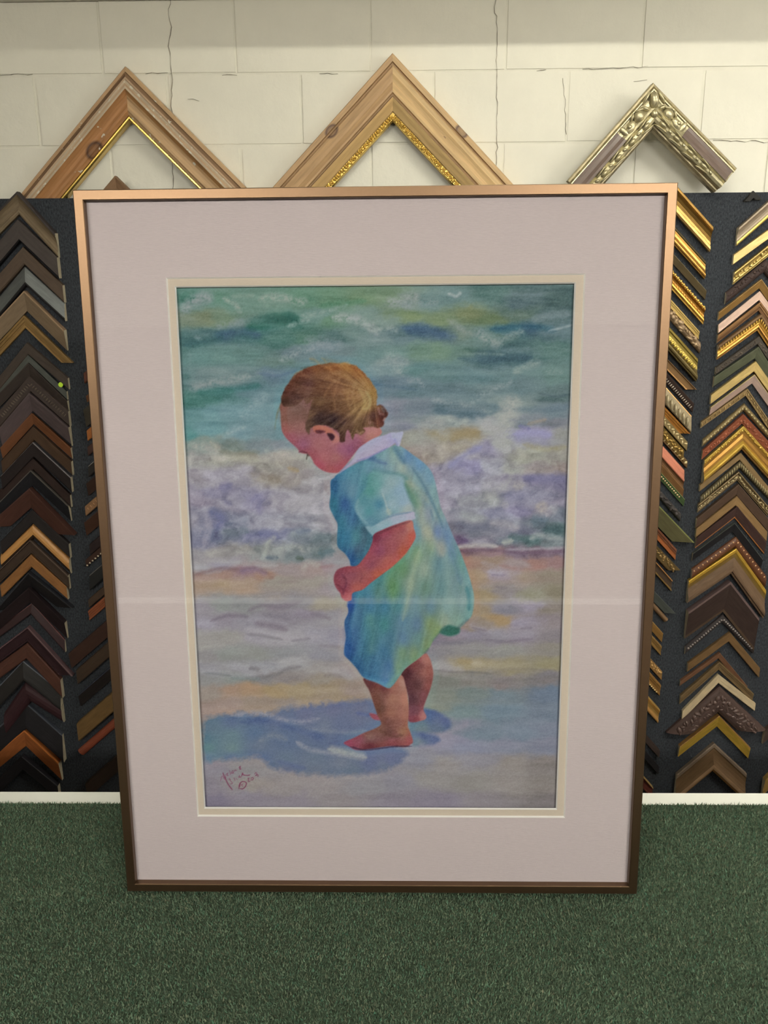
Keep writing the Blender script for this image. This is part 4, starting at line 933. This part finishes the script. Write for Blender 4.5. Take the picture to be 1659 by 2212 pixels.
# sand ridges and ripples
for (pts, w, c, a, t) in [
 ([(420,1242),(450,1234),(480,1228),(520,1231),(545,1227),(580,1238)],5,(120,92,92),.7,.1), ([(520,1233),(550,1230),(575,1240)],8,(132,112,140),.6,.1), ([(580,1240),(590,1250)],6,(140,105,92),.6,.1),
 ([(690,1226),(720,1222)],4,(150,115,110),.7,.2), ([(600,1258),(640,1256)],4,(148,130,125),.6,.2), ([(535,1320),(565,1308),(600,1312),(650,1300)],6,(122,108,116),.75,.15), ([(455,1342),(490,1330),(520,1330),(535,1332)],5,(115,104,112),.75,.1),
 ([(550,1345),(590,1352),(620,1360)],8,(122,108,116),.7,.2), ([(535,1340),(570,1338),(620,1348)],6,(176,168,174),.6,.2), ([(530,1358),(580,1368),(630,1378),(690,1376)],9,(182,174,176),.8,.25), ([(535,1370),(570,1374),(610,1382)],4,(118,116,114),.7,.1), ([(630,1385),(670,1380)],4,(124,120,122),.7,.1),
 ([(670,1325),(700,1332),(715,1338)],4,(125,112,118),.7,.1), ([(690,1395),(735,1397)],4,(130,122,126),.6,.1), ([(435,1452),(490,1456),(545,1458),(580,1452)],8,(178,175,178),.75,.2), ([(440,1454),(470,1456),(500,1460)],3,(112,116,112),.7,.1),
 ([(538,1444),(560,1446)],5,(108,104,102),.75,.1), ([(555,1462),(590,1460),(620,1446),(650,1440)],5,(118,112,110),.75,.1), ([(600,1440),(625,1425),(650,1428)],10,(182,178,176),.75,.3), ([(500,1464),(540,1468),(560,1466)],6,(120,132,126),.6,.1), ([(700,1460),(720,1458),(740,1463)],4,(126,116,110),.7,.1), ([(700,1450),(740,1452),(760,1465)],9,(176,168,164),.7,.2),
 ([(440,1290),(520,1288),(600,1284)],4,(150,146,142),.4,.2),
 ([(1040,1215),(1080,1225),(1110,1222)],6,(178,165,165),.6,.3), ([(1055,1235),(1085,1240)],8,(182,172,180),.75,.3), ([(1062,1242),(1090,1243)],3,(125,112,125),.7,.1), ([(1080,1222),(1130,1230),(1180,1224)],6,(165,110,92),.45,.2), ([(1070,1268),(1095,1270)],3,(120,108,112),.6,.1),
 ([(1100,1290),(1130,1300),(1150,1320)],14,(168,158,170),.7,.4), ([(1100,1310),(1130,1318)],6,(122,118,122),.6,.2), ([(1040,1330),(1090,1335)],6,(170,138,92),.6,.2), ([(1015,1350),(1040,1358),(1060,1365)],7,(168,158,168),.75,.3), ([(1020,1356),(1050,1362)],3,(118,108,116),.6,.1),
 ([(1060,1360),(1100,1370),(1150,1368)],12,(172,164,170),.75,.35), ([(1050,1382),(1090,1386),(1150,1380)],4,(118,106,114),.75,.1), ([(1120,1340),(1150,1350),(1180,1340)],12,(165,155,164),.6,.4), ([(1125,1358),(1150,1356)],3,(112,104,112),.7,.1),
 ([(945,1438),(970,1440),(1000,1448)],10,(180,172,166),.8,.3), ([(1018,1432),(1040,1432)],8,(192,178,152),.85,.2), ([(990,1425),(1020,1430)],7,(172,148,100),.6,.2), ([(940,1448),(980,1452),(1030,1452),(1060,1456)],3,(110,104,98),.7,.1), ([(1060,1456),(1100,1446),(1200,1448)],4,(125,116,104),.5,.1), ([(1065,1412),(1082,1405)],3,(170,164,156),.7,.2)]:
    stroke(pts, w * 1.25, c, a * .75, 1.0, t)
IMG *= (1 + .07 * sd_)[..., None]
# blue shadow on the sand
fill([(440,1560),(480,1546),(520,1540),(570,1545),(610,1532),(680,1522),(750,1515),(800,1512),(830,1540),(850,1600),(880,1625),(865,1645),(835,1662),(790,1672),(730,1674),(660,1672),(600,1662),(575,1650),(560,1636),(510,1640),(470,1642),(440,1642)],
     [(450,1570,100,124,140),(500,1556,95,115,146),(560,1552,85,106,142),(600,1548,112,122,146),(660,1538,112,118,146),(720,1528,112,117,146),(780,1522,110,116,142),(450,1595,92,126,140),(500,1592,108,138,146),(550,1582,90,116,146),(620,1572,94,114,146),(700,1570,120,131,151),(740,1560,106,118,148),
      (450,1615,102,141,141),(500,1616,116,146,146),(560,1612,110,126,146),(620,1602,96,116,146),(690,1590,90,108,143),(730,1600,96,112,146),(450,1636,110,136,156),(500,1638,106,126,156),(560,1638,96,116,151),(620,1640,106,126,146),(680,1640,112,128,146),(740,1640,125,135,150),(800,1640,106,116,149),(840,1640,110,118,150),
      (620,1664,116,123,146),(680,1668,116,126,142),(760,1666,112,126,143),(830,1655,116,126,146)], 7, 14)
for (pts, w, c, a, t) in [([(500,1546),(560,1540),(600,1552),(650,1560),(690,1552)],9,(165,168,182),.7,.7), ([(660,1572),(700,1578),(760,1582),(790,1578)],8,(140,150,165),.6,.5), ([(560,1600),(590,1588),(620,1598)],12,(140,150,158),.5,.5), ([(640,1602),(665,1618),(700,1625),(750,1632)],9,(160,165,176),.75,.5),
 ([(710,1618),(750,1626),(790,1636)],15,(182,184,178),.85,.25), ([(520,1560),(580,1558),(640,1576),(700,1594)],12,(82,102,144),.5,.2), ([(600,1645),(660,1660)],9,(90,104,146),.5,.2), ([(430,1555),(470,1548)],5,(165,155,150),.5,.3), ([(770,1540),(800,1545)],7,(84,100,150),.6,.2)]:
    stroke(pts, w, c, a, .7, t)
fill([(905,1532),(935,1534),(960,1545),(974,1560),(970,1576),(945,1582),(900,1584),(884,1580),(884,1550)], [(930,1545,84,105,146),(960,1560,92,108,148),(910,1572,112,132,140),(950,1574,105,122,144)], 4, 5)
fill([(886,1584),(915,1582),(940,1588),(950,1600),(935,1610),(900,1612),(890,1606)], [(915,1588,86,105,146),(940,1600,98,112,150),(905,1604,128,142,150)], 4, 5)
stroke([(960,1590),(985,1575),(1010,1560)], 12, (165,160,172), .6, .7, .6); stroke([(900,1612),(960,1608),(1010,1600)], 10, (158,154,172), .5, .7, .5)
# ---- the child: far leg, near leg
fill([(866,1458),(878,1442),(905,1421),(919,1411),(926,1418),(932,1432),(936,1458),(930,1487),(921,1511),(915,1532),(921,1548),(913,1556),(882,1557),(882,1507)],
     [(880,1455,90,45,50),(905,1440,130,70,65),(922,1425,188,122,106),(920,1450,165,95,80),(900,1480,100,55,55),(925,1480,148,82,72),(895,1510,100,55,60),(915,1505,136,76,76),(900,1535,126,66,76),(914,1546,194,122,116),(895,1553,140,65,75)], 1.6)
fill([(798,1541),(812,1543),(822,1548),(822,1556),(806,1553)], (158,80,92), 2)
fill([(786,1464),(798,1493),(807,1520),(815,1544),(823,1563),(811,1573),(786,1583),(766,1593),(743,1604),(753,1612),(770,1620),(798,1618),(843,1612),(874,1614),(887,1608),(892,1601),(886,1581),(881,1567),(883,1538),(881,1507),(876,1481),(866,1458),(836,1470)],
     [(800,1475,110,60,60),(830,1485,118,64,64),(855,1480,166,106,86),(868,1475,188,134,114),(815,1500,125,75,60),(850,1510,176,112,86),(875,1510,192,122,97),(820,1530,112,68,54),(845,1540,166,101,76),(870,1545,177,107,87),(835,1560,125,70,60),(860,1565,146,86,70),(825,1575,136,92,76),(800,1590,142,97,86),(770,1600,152,77,92),(840,1580,112,63,54),(870,1580,168,112,80),(885,1600,166,86,86),(850,1600,150,80,80),(800,1613,112,48,58),(850,1609,138,62,72),(755,1607,158,72,97)], 1.6)
stroke([(822,1576),(845,1590),(870,1588)], 5, (112,64,52), .5, .8); stroke([(757,1613),(790,1620),(850,1613),(890,1612)], 3, (70,45,70), .6, .5)
# ---- romper
ROMP = [(734,1021),(722,1032),(714,1040),(714,1068),(712,1095),(722,1118),(729,1133),(728,1163),(730,1182),(745,1196),(755,1211),(758,1222),(775,1240),(762,1270),(756,1290),(751,1304),(752,1323),(745,1339),(744,1352),(747,1376),(744,1397),(744,1415),(755,1427),(770,1444),(786,1464),(815,1475),(837,1486),(848,1481),(864,1460),(878,1442),(901,1425),(919,1409),(928,1399),(938,1380),(952,1366),(972,1360),(993,1356),(1007,1343),(1020,1327),(1024,1290),(1017,1257),(1006,1222),(992,1186),(979,1158),(966,1127),(952,1095),(945,1063),(935,1025),(918,1002),(890,981),(869,966),(850,962),(800,985)]
RC = """725,1050,45,105,140;740,1040,75,130,150;760,1030,90,150,160;800,1010,105,155,165;760,1060,108,158,168;785,1070,70,140,145;795,1040,75,145,140;810,1090,70,135,150;785,1100,75,145,150;830,1060,148,182,188;860,1060,145,180,195;845,1090,158,188,194;870,1090,148,183,198;880,1100,175,190,180
720,1090,50,120,135;745,1090,45,95,145;760,1120,55,110,145;740,1130,60,130,145;750,1160,50,125,150;770,1160,70,140,140;790,1150,65,110,120;775,1190,70,105,125;760,1205,45,95,140;790,1170,75,110,120
830,990,148,184,180;850,985,154,184,165;870,1010,175,190,160;820,1005,120,165,170;880,990,105,150,180;905,1005,115,160,185;925,1030,135,175,185;900,1040,150,185,175;885,1045,170,185,150;880,1060,80,138,118;895,1075,88,146,118;905,1090,165,185,155;920,1080,120,150,150;935,1070,145,180,170;925,1110,158,168,168;945,1110,150,180,165
905,1130,170,180,155;925,1150,175,180,145;895,1140,120,160,175;945,1150,115,140,175;965,1160,110,140,165;955,1180,172,178,155;930,1180,135,170,125;900,1200,140,175,120;870,1230,105,152,95;915,1230,165,185,150;950,1220,110,155,150;975,1200,120,160,165;990,1220,120,165,140;1005,1250,140,180,165;980,1260,130,165,155;955,1270,105,150,140;920,1270,110,150,120;885,1260,158,183,145;850,1270,95,150,90;820,1280,85,140,120;780,1290,70,130,140
800,1310,60,125,150;830,1310,60,130,150;860,1310,80,145,140;890,1310,125,160,150;930,1310,105,145,150;965,1310,140,175,160;1000,1300,145,180,165;1010,1320,130,170,150;985,1340,145,180,150;960,1340,158,178,140;770,1330,70,125,150;755,1310,40,85,150;800,1340,65,135,135;830,1350,65,140,130;870,1340,95,140,155;900,1350,95,130,150;930,1350,140,165,100;945,1365,140,165,95
760,1370,60,110,150;800,1370,60,130,140;840,1380,75,130,145;870,1380,90,130,155;905,1380,110,155,140;920,1390,140,165,105;755,1400,40,90,145;790,1410,55,120,140;830,1410,60,120,145;870,1410,125,160,110;895,1415,140,165,110;775,1435,50,105,140;810,1445,55,115,145;840,1440,60,110,150;860,1440,130,165,120;800,1460,60,115,145;835,1470,80,125,165;845,1470,110,160,160"""
RP = [tuple(map(float, q.split(','))) for l in RC.split('\n') for q in l.split(';')]
m_, a_ = poly_mask(ROMP, 1.6)
c_ = shepard(U[m_], Vv[m_], RP, 1.2, .75, 1.6, 130)
st_ = fbm(U[m_] * .13 + Vv[m_] * .03, Vv[m_] * .014, 8, 4) - .5
c_ = c_ + (st_ * 30)[:, None] * np.array([.8, 1, .9], np.float32)
c_ = c_ * np.array([.93, .95, 1.0], np.float32)
blend(m_, a_, c_)
fill([(950,1366),(958,1356),(970,1350),(985,1354),(993,1356),(991,1368),(975,1374),(960,1372)], (58,118,100), 3)
for (pts, w, c, a) in [([(735,1020),(760,1000),(790,990),(812,988)],5,(48,78,140),.7), ([(795,990),(815,996),(835,1002)],5,(62,95,140),.7), ([(805,1015),(835,1022),(865,1026),(880,1036)],6,(76,138,132),.7), ([(874,1045),(886,1062),(898,1082),(903,1092)],9,(64,128,98),.75), ([(890,1045),(905,1060),(925,1085)],7,(172,186,158),.55),
 ([(852,966),(862,982),(874,1000)],7,(48,100,134),.75), ([(890,1010),(908,1036),(925,1066),(945,1110),(957,1140)],3.5,(74,116,132),.75), ([(930,1100),(936,1124)],3,(84,124,140),.6), ([(880,1040),(905,1090),(918,1140),(935,1190)],10,(180,188,156),.5), ([(915,1140),(940,1170),(958,1200)],10,(186,186,158),.6), ([(958,1140),(972,1180),(985,1220),(995,1262)],7,(104,140,172),.6), ([(975,1190),(990,1235),(996,1280)],3,(92,140,128),.6),
 ([(905,1190),(893,1235),(882,1290),(870,1340)],7,(172,190,154),.65), ([(850,1215),(845,1260),(848,1290)],16,(104,156,92),.5), ([(1008,1268),(1014,1295),(1013,1318)],5,(46,122,124),.85), ([(965,1200),(968,1260),(975,1330)],11,(150,184,168),.5), ([(800,1330),(806,1370),(800,1410)],14,(96,150,128),.45), ([(900,1290),(895,1340),(880,1390)],14,(96,140,160),.4),
 ([(756,1290),(752,1312)],5,(42,86,152),.8), ([(836,1484),(850,1470),(862,1450)],6,(140,172,128),.6), ([(788,1464),(815,1473),(836,1482)],4,(108,160,185),.6), ([(935,1384),(950,1366),(962,1352)],4,(70,110,90),.6), ([(918,1412),(926,1400)],3,(72,88,84),.7), ([(988,1358),(1006,1342),(1012,1338)],3,(86,104,104),.7), ([(748,1350),(750,1390),(750,1415)],8,(46,94,150),.45)]:
    stroke(pts, w * 1.2, c, a * .72, 1.1)
# sleeve
fill([(800,1020),(792,1050),(775,1075),(768,1095),(775,1115),(793,1139),(808,1134),(842,1114),(890,1105),(884,1080),(874,1050),(868,1030),(840,1024)],
     [(795,1040,80,148,142),(800,1060,72,145,135),(785,1080,76,140,148),(795,1105,76,148,152),(820,1090,66,132,152),(815,1050,105,168,160),(780,1105,110,160,172),(800,1125,90,142,158),(830,1060,155,186,188),(845,1045,152,184,182),(860,1060,146,182,196),(845,1090,164,194,196),(870,1085,150,184,198),(880,1100,178,192,182),(835,1105,130,172,180)], 3.5)
stroke([(826,1066),(833,1085),(838,1108)], 3, (176,196,188), .6, .8); stroke([(838,1100),(842,1112)], 9, (178,196,180), .7, .8)
stroke([(774,1078),(770,1100),(782,1120),(795,1132)], 5, (128,170,180), .55, .8)
fill([(790,1138),(802,1154),(808,1156),(838,1142),(892,1123),(896,1114),(890,1105),(842,1114),(808,1134)], [(800,1145,128,168,176),(830,1135,150,180,186),(860,1122,178,186,198),(888,1113,190,188,202)], 2)
stroke([(800,1138),(842,1116),(888,1106)], 2.5, (88,140,160), .5, .8)
# arm and fist
fill([(808,1154),(827,1144),(855,1133),(888,1124),(894,1141),(898,1158),(892,1173),(876,1196),(850,1222),(825,1241),(800,1260),(783,1274),(762,1281),(759,1296),(747,1298),(738,1291),(735,1282),(726,1270),(721,1256),(722,1242),(730,1230),(751,1223),(770,1222),(783,1209),(796,1190),(804,1171)],
     [(830,1150,158,70,86),(870,1143,165,80,82),(885,1137,198,130,110),(890,1160,192,92,72),(850,1180,166,76,82),(820,1190,150,65,88),(870,1190,182,86,60),(840,1215,186,90,76),(800,1220,150,66,82),(790,1245,166,80,76),(760,1240,150,70,82),(735,1240,144,64,80),(730,1260,150,70,80),(745,1268,142,58,74),(753,1291,188,94,98),(770,1270,176,86,76),(815,1240,182,86,64),(812,1158,120,48,70)], 1.6)
stroke([(812,1155),(850,1138),(886,1126)], 4, (112,50,64), .5, .9); stroke([(738,1240),(748,1255),(745,1272)], 3, (118,48,68), .5, .8); stroke([(727,1262),(740,1272),(742,1285)], 3, (120,48,66), .5, .8)
stroke([(776,1230),(782,1245),(778,1258)], 4, (136,60,72), .4, .9); stroke([(812,1246),(845,1222),(880,1192)], 4, (196,104,66), .4, .9)
# ---- head
fill([(607,870),(606,895),(607,915),(609,931),(617,945),(630,958),(642,969),(646,975),(652,979),(662,981),(670,986),(675,994),(680,1003),(693,1014),(707,1020),(724,1022),(733,1019),(748,1003),(765,981),(778,967),(805,949),(823,938),(822,926),(800,905),(700,850),(640,845)],
     [(612,900,136,88,74),(640,880,122,84,72),(625,925,154,92,82),(650,920,152,94,84),(665,900,115,75,60),(630,945,162,87,97),(655,960,152,82,102),(670,985,162,80,86),(690,960,172,97,97),(700,990,182,97,97),(715,1010,172,85,86),(690,1005,178,76,92),(725,990,172,97,92),(740,970,166,90,112),(755,970,144,74,106),(770,955,150,80,102),(730,1005,166,80,92),(800,940,192,127,112),(815,935,193,128,118),(780,940,166,97,97),(745,945,150,90,97),(720,955,172,97,97)], 1.6)
HAIR = [(607,868),(609,855),(615,840),(624,826),(633,813),(648,802),(666,793),(686,788),(707,785),(733,784),(751,785),(769,791),(785,804),(800,822),(811,840),(816,858),(814,875),(823,875),(832,884),(839,893),(838,900),(830,907),(830,916),(821,924),(803,922),(787,924),(789,931),(780,940),(767,938),(762,951),(758,940),(751,929),(745,942),(745,954),(735,954),(733,940),(724,929),(711,922),(697,918),(682,919),(671,927),(668,938),(661,929),(662,913),(668,891),(673,869),(676,862),(667,871),(660,871),(657,862),(648,869),(637,877),(624,877),(613,877)]
HC = """625,850,95,55,42;645,830,100,60,42;615,865,78,50,38;640,865,92,56,46;665,810,115,70,48;660,835,112,68,52;690,800,125,78,45;720,795,150,95,50;750,790,157,106,50;775,800,150,95,45;700,840,120,75,45;725,840,135,85,50;690,870,105,70,42;720,880,110,72,42;755,850,150,100,55;775,855,160,112,62;785,840,165,120,65;795,865,167,130,70;800,850,155,120,60;770,890,150,110,60;790,880,160,120,60;745,880,115,75,42;670,890,110,75,50;690,905,65,42,38;720,905,58,37,38;740,915,90,58,45;770,910,125,90,55;755,925,100,65,45;780,920,110,75,45;805,900,100,60,45;820,910,120,65,50;830,900,90,50,42;800,920,128,84,60;735,945,85,50,42;665,925,100,65,50"""
HP = [tuple(map(float, q.split(','))) for l in HC.split('\n') for q in l.split(';')]
m_, a_ = poly_mask(HAIR, 1.8, True, 5)
th_ = np.arctan2(Vv[m_] - 850, U[m_] - 805); rr = np.hypot(U[m_] - 805, Vv[m_] - 850)
c_ = shepard(U[m_], Vv[m_], HP, 1, 1, 1.6, 90) + ((fbm(th_ * 16, rr * .022, 9, 4) - .5) * 52)[:, None] * np.array([1.1, .95, .6], np.float32)
blend(m_, a_, c_)
# translucent hair over the forehead and flying strands
fill([(606,885),(640,872),(668,878),(664,905),(640,918),(608,915)], (128,90,70), 9, alpha=.35)
for (pts, w, c, a) in [([(690,787),(680,777),(668,775)],2,(160,150,110),.8), ([(706,785),(700,777),(694,773)],2,(165,150,105),.8), ([(670,775),(690,783),(720,785)],6,(120,105,70),.5), ([(700,774),(720,780),(745,785)],5,(125,112,75),.45), ([(736,787),(750,784),(756,788)],3,(196,152,84),.8), ([(655,800),(640,806),(633,818)],2,(150,130,90),.7), ([(650,796),(668,792)],3,(90,80,60),.5), ([(604,880),(597,900),(594,928)],2,(110,110,70),.6), ([(608,868),(600,890),(598,905)],2,(105,95,60),.5),
 ([(770,800),(785,816),(800,845)],3,(182,138,76),.6), ([(776,840),(786,858),(788,872),(783,882)],4,(196,164,94),.7), ([(790,845),(800,862),(796,880),(784,884)],3,(206,186,120),.75), ([(756,838),(750,860),(756,885)],4,(178,132,74),.5), ([(740,810),(712,835),(700,858)],3,(170,120,70),.5), ([(735,815),(722,850),(724,885)],3,(165,115,66),.45), ([(745,800),(720,808),(700,822)],3,(160,112,62),.4), ([(770,820),(762,850),(768,885)],3,(182,140,80),.45), ([(700,795),(730,790),(765,800)],3,(176,122,60),.5),
 ([(816,876),(824,876),(832,886),(828,896),(818,892)],2.5,(92,55,44),.8), ([(817,880),(820,892),(829,896)],3,(190,140,130),.7), ([(825,880),(830,890)],4,(120,128,132),.7), ([(828,909),(832,902)],3,(196,150,130),.8), ([(800,910),(799,916)],3,(184,130,110),.7), ([(770,930),(776,936),(786,932)],2.5,(190,140,110),.75), ([(672,818),(664,850),(662,868)],6,(128,88,74),.35)]:
    stroke(pts, w * 1.3, c, a * .62, 1.0)
# ear, lashes, nose line
fill([(676,924),(684,919),(700,920),(716,927),(728,938),(733,948),(730,955),(718,957),(712,945),(700,934),(682,935)], [(684,925,188,96,72),(710,926,192,98,70),(728,944,200,120,98),(720,954,178,100,96)], 1.8, alpha=.8)
fill([(681,930),(694,929),(703,932),(694,936),(684,935)], (104,48,52), 2); fill([(707,936),(718,937),(723,944),(717,952),(710,944)], (74,38,48), 2)
stroke([(645,977),(655,976),(664,978)], 2, (120,52,66), .8, .5); stroke([(664,980),(663,987),(662,993)], 2, (88,76,66), .8, .5); stroke([(664,984),(668,984)], 4, (96,70,62), .7, .6)
# collar
fill([(733,1022),(760,995),(774,970),(792,956),(808,947),(833,939),(846,935),(856,951),(850,960),(836,969),(808,983),(791,992),(770,998),(749,1011)], [(745,1010,172,162,188),(775,985,180,172,194),(800,965,186,178,200),(830,950,188,180,202),(848,950,176,174,206)], 1.6)
fill([(844,936),(858,934),(871,933),(867,950),(862,964),(855,958)], (184,186,206), 1.6); stroke([(852,948),(858,962)], 5, (150,152,198), .6, .8); stroke([(770,996),(800,986),(838,967)], 2.5, (110,120,180), .5, .8)
# signature of the painter
SG = (140, 62, 92)
for pts, w, a in [([(481,1669),(487,1682),(494,1696),(502,1706)],1.8,.9), ([(476,1688),(480,1676),(486,1684),(488,1672)],1.2,.5), ([(489,1672),(492,1670),(490,1675),(494,1675)],1.2,.6), ([(496,1664),(498,1674)],1.2,.5), ([(500,1668),(503,1665),(504,1669),(499,1670),(506,1670)],1.2,.7), ([(507,1666),(508,1663),(511,1665)],1.2,.7), ([(516,1658),(519,1656),(518,1661),(521,1661)],2.0,.8),
 ([(498,1684),(495,1682),(499,1688),(502,1692),(497,1694)],1.2,.6), ([(505,1680),(508,1686)],1.2,.6), ([(512,1684),(510,1681)],1.2,.5), ([(518,1675),(516,1679),(521,1678)],1.4,.8), ([(522,1677),(524,1670),(526,1674),(534,1675),(541,1674)],1.6,.95),
 ([(516,1704),(518,1693),(525,1688),(532,1691),(530,1699),(524,1704),(518,1703)],1.6,.95), ([(519,1692),(517,1700)],2.2,.8), ([(525,1693),(522,1696),(525,1699)],1.2,.7), ([(534,1683),(538,1681),(536,1688),(541,1687)],1.3,.75), ([(543,1681),(546,1679),(547,1683),(543,1685),(542,1681)],1.3,.7), ([(550,1672),(553,1669),(555,1673),(551,1676)],1.3,.75), ([(552,1675),(557,1674),(557,1678)],1.3,.75)]:
    stroke(pts, w, SG, a, .35)
gr = (fbm(U * .35, Vv * .5, 14, 2) - .5) * 16 + (fbm(U * .1, Vv * .35, 15, 3) - .5) * 10
IMG += (gr + rng.normal(0, 2.5, IMG.shape[:2]))[..., None].astype(np.float32)
g_ = IMG.mean(-1, keepdims=True); bl = sum(np.roll(np.roll(IMG, a, 0), b, 1) for a in (-9, 0, 9) for b in (-9, 0, 9)) / 9.0; bl[:10] = IMG[:10]; bl[-10:] = IMG[-10:]; bl[:, :10] = IMG[:, :10]; bl[:, -10:] = IMG[:, -10:]
IMG = IMG + .35 * np.clip(IMG - bl, -30, 30); g_ = IMG.mean(-1, keepdims=True)   # crisper chalk edges
t_ = np.where(g_ < 115, g_ * .95, 109 + (g_ - 115) * .66); IMG = t_ + (IMG - g_) * .71   # dusty pastel tones
IMG *= np.array([.99, 1.0, 1.02], np.float32)
PIG = np.clip(lin(np.clip(IMG, 4, 250)) / PAINT_LIGHT, .003, .92)
me = bpy.data.meshes.new('painting')
vco = np.empty((NY, NX, 3), np.float32); vco[..., :2] = PXY; vco[..., 2] = Z3
me.vertices.add(NX * NY); me.vertices.foreach_set('co', vco.ravel())
ii = (np.arange(NY - 1)[:, None] * NX + np.arange(NX - 1)[None, :]).ravel()
quads = np.stack([ii, ii + 1, ii + NX + 1, ii + NX], 1).astype(np.int32); nq = len(quads)
me.loops.add(4 * nq); me.loops.foreach_set('vertex_index', quads.ravel())
me.polygons.add(nq); me.polygons.foreach_set('loop_start', np.arange(0, 4 * nq, 4, dtype=np.int32))
me.update()
ca = me.color_attributes.new('Col', 'FLOAT_COLOR', 'POINT')
CC = np.ones((NY * NX, 4), np.float32); CC[:, :3] = PIG.reshape(-1, 3); ca.data.foreach_set('color', CC.ravel())
mt = bpy.data.materials.new('pastel_pigment'); mt.use_nodes = True
at = mt.node_tree.nodes.new('ShaderNodeAttribute'); at.attribute_name = 'Col'
bs = mt.node_tree.nodes['Principled BSDF']; bs.inputs['Roughness'].default_value = .95; bs.inputs['Specular IOR Level'].default_value = .05
mt.node_tree.links.new(at.outputs['Color'], bs.inputs['Base Color']); me.materials.append(mt)
tag(link(bpy.data.objects.new('painting', me), pic), 'pastel painting of a toddler in a turquoise romper at the surf')
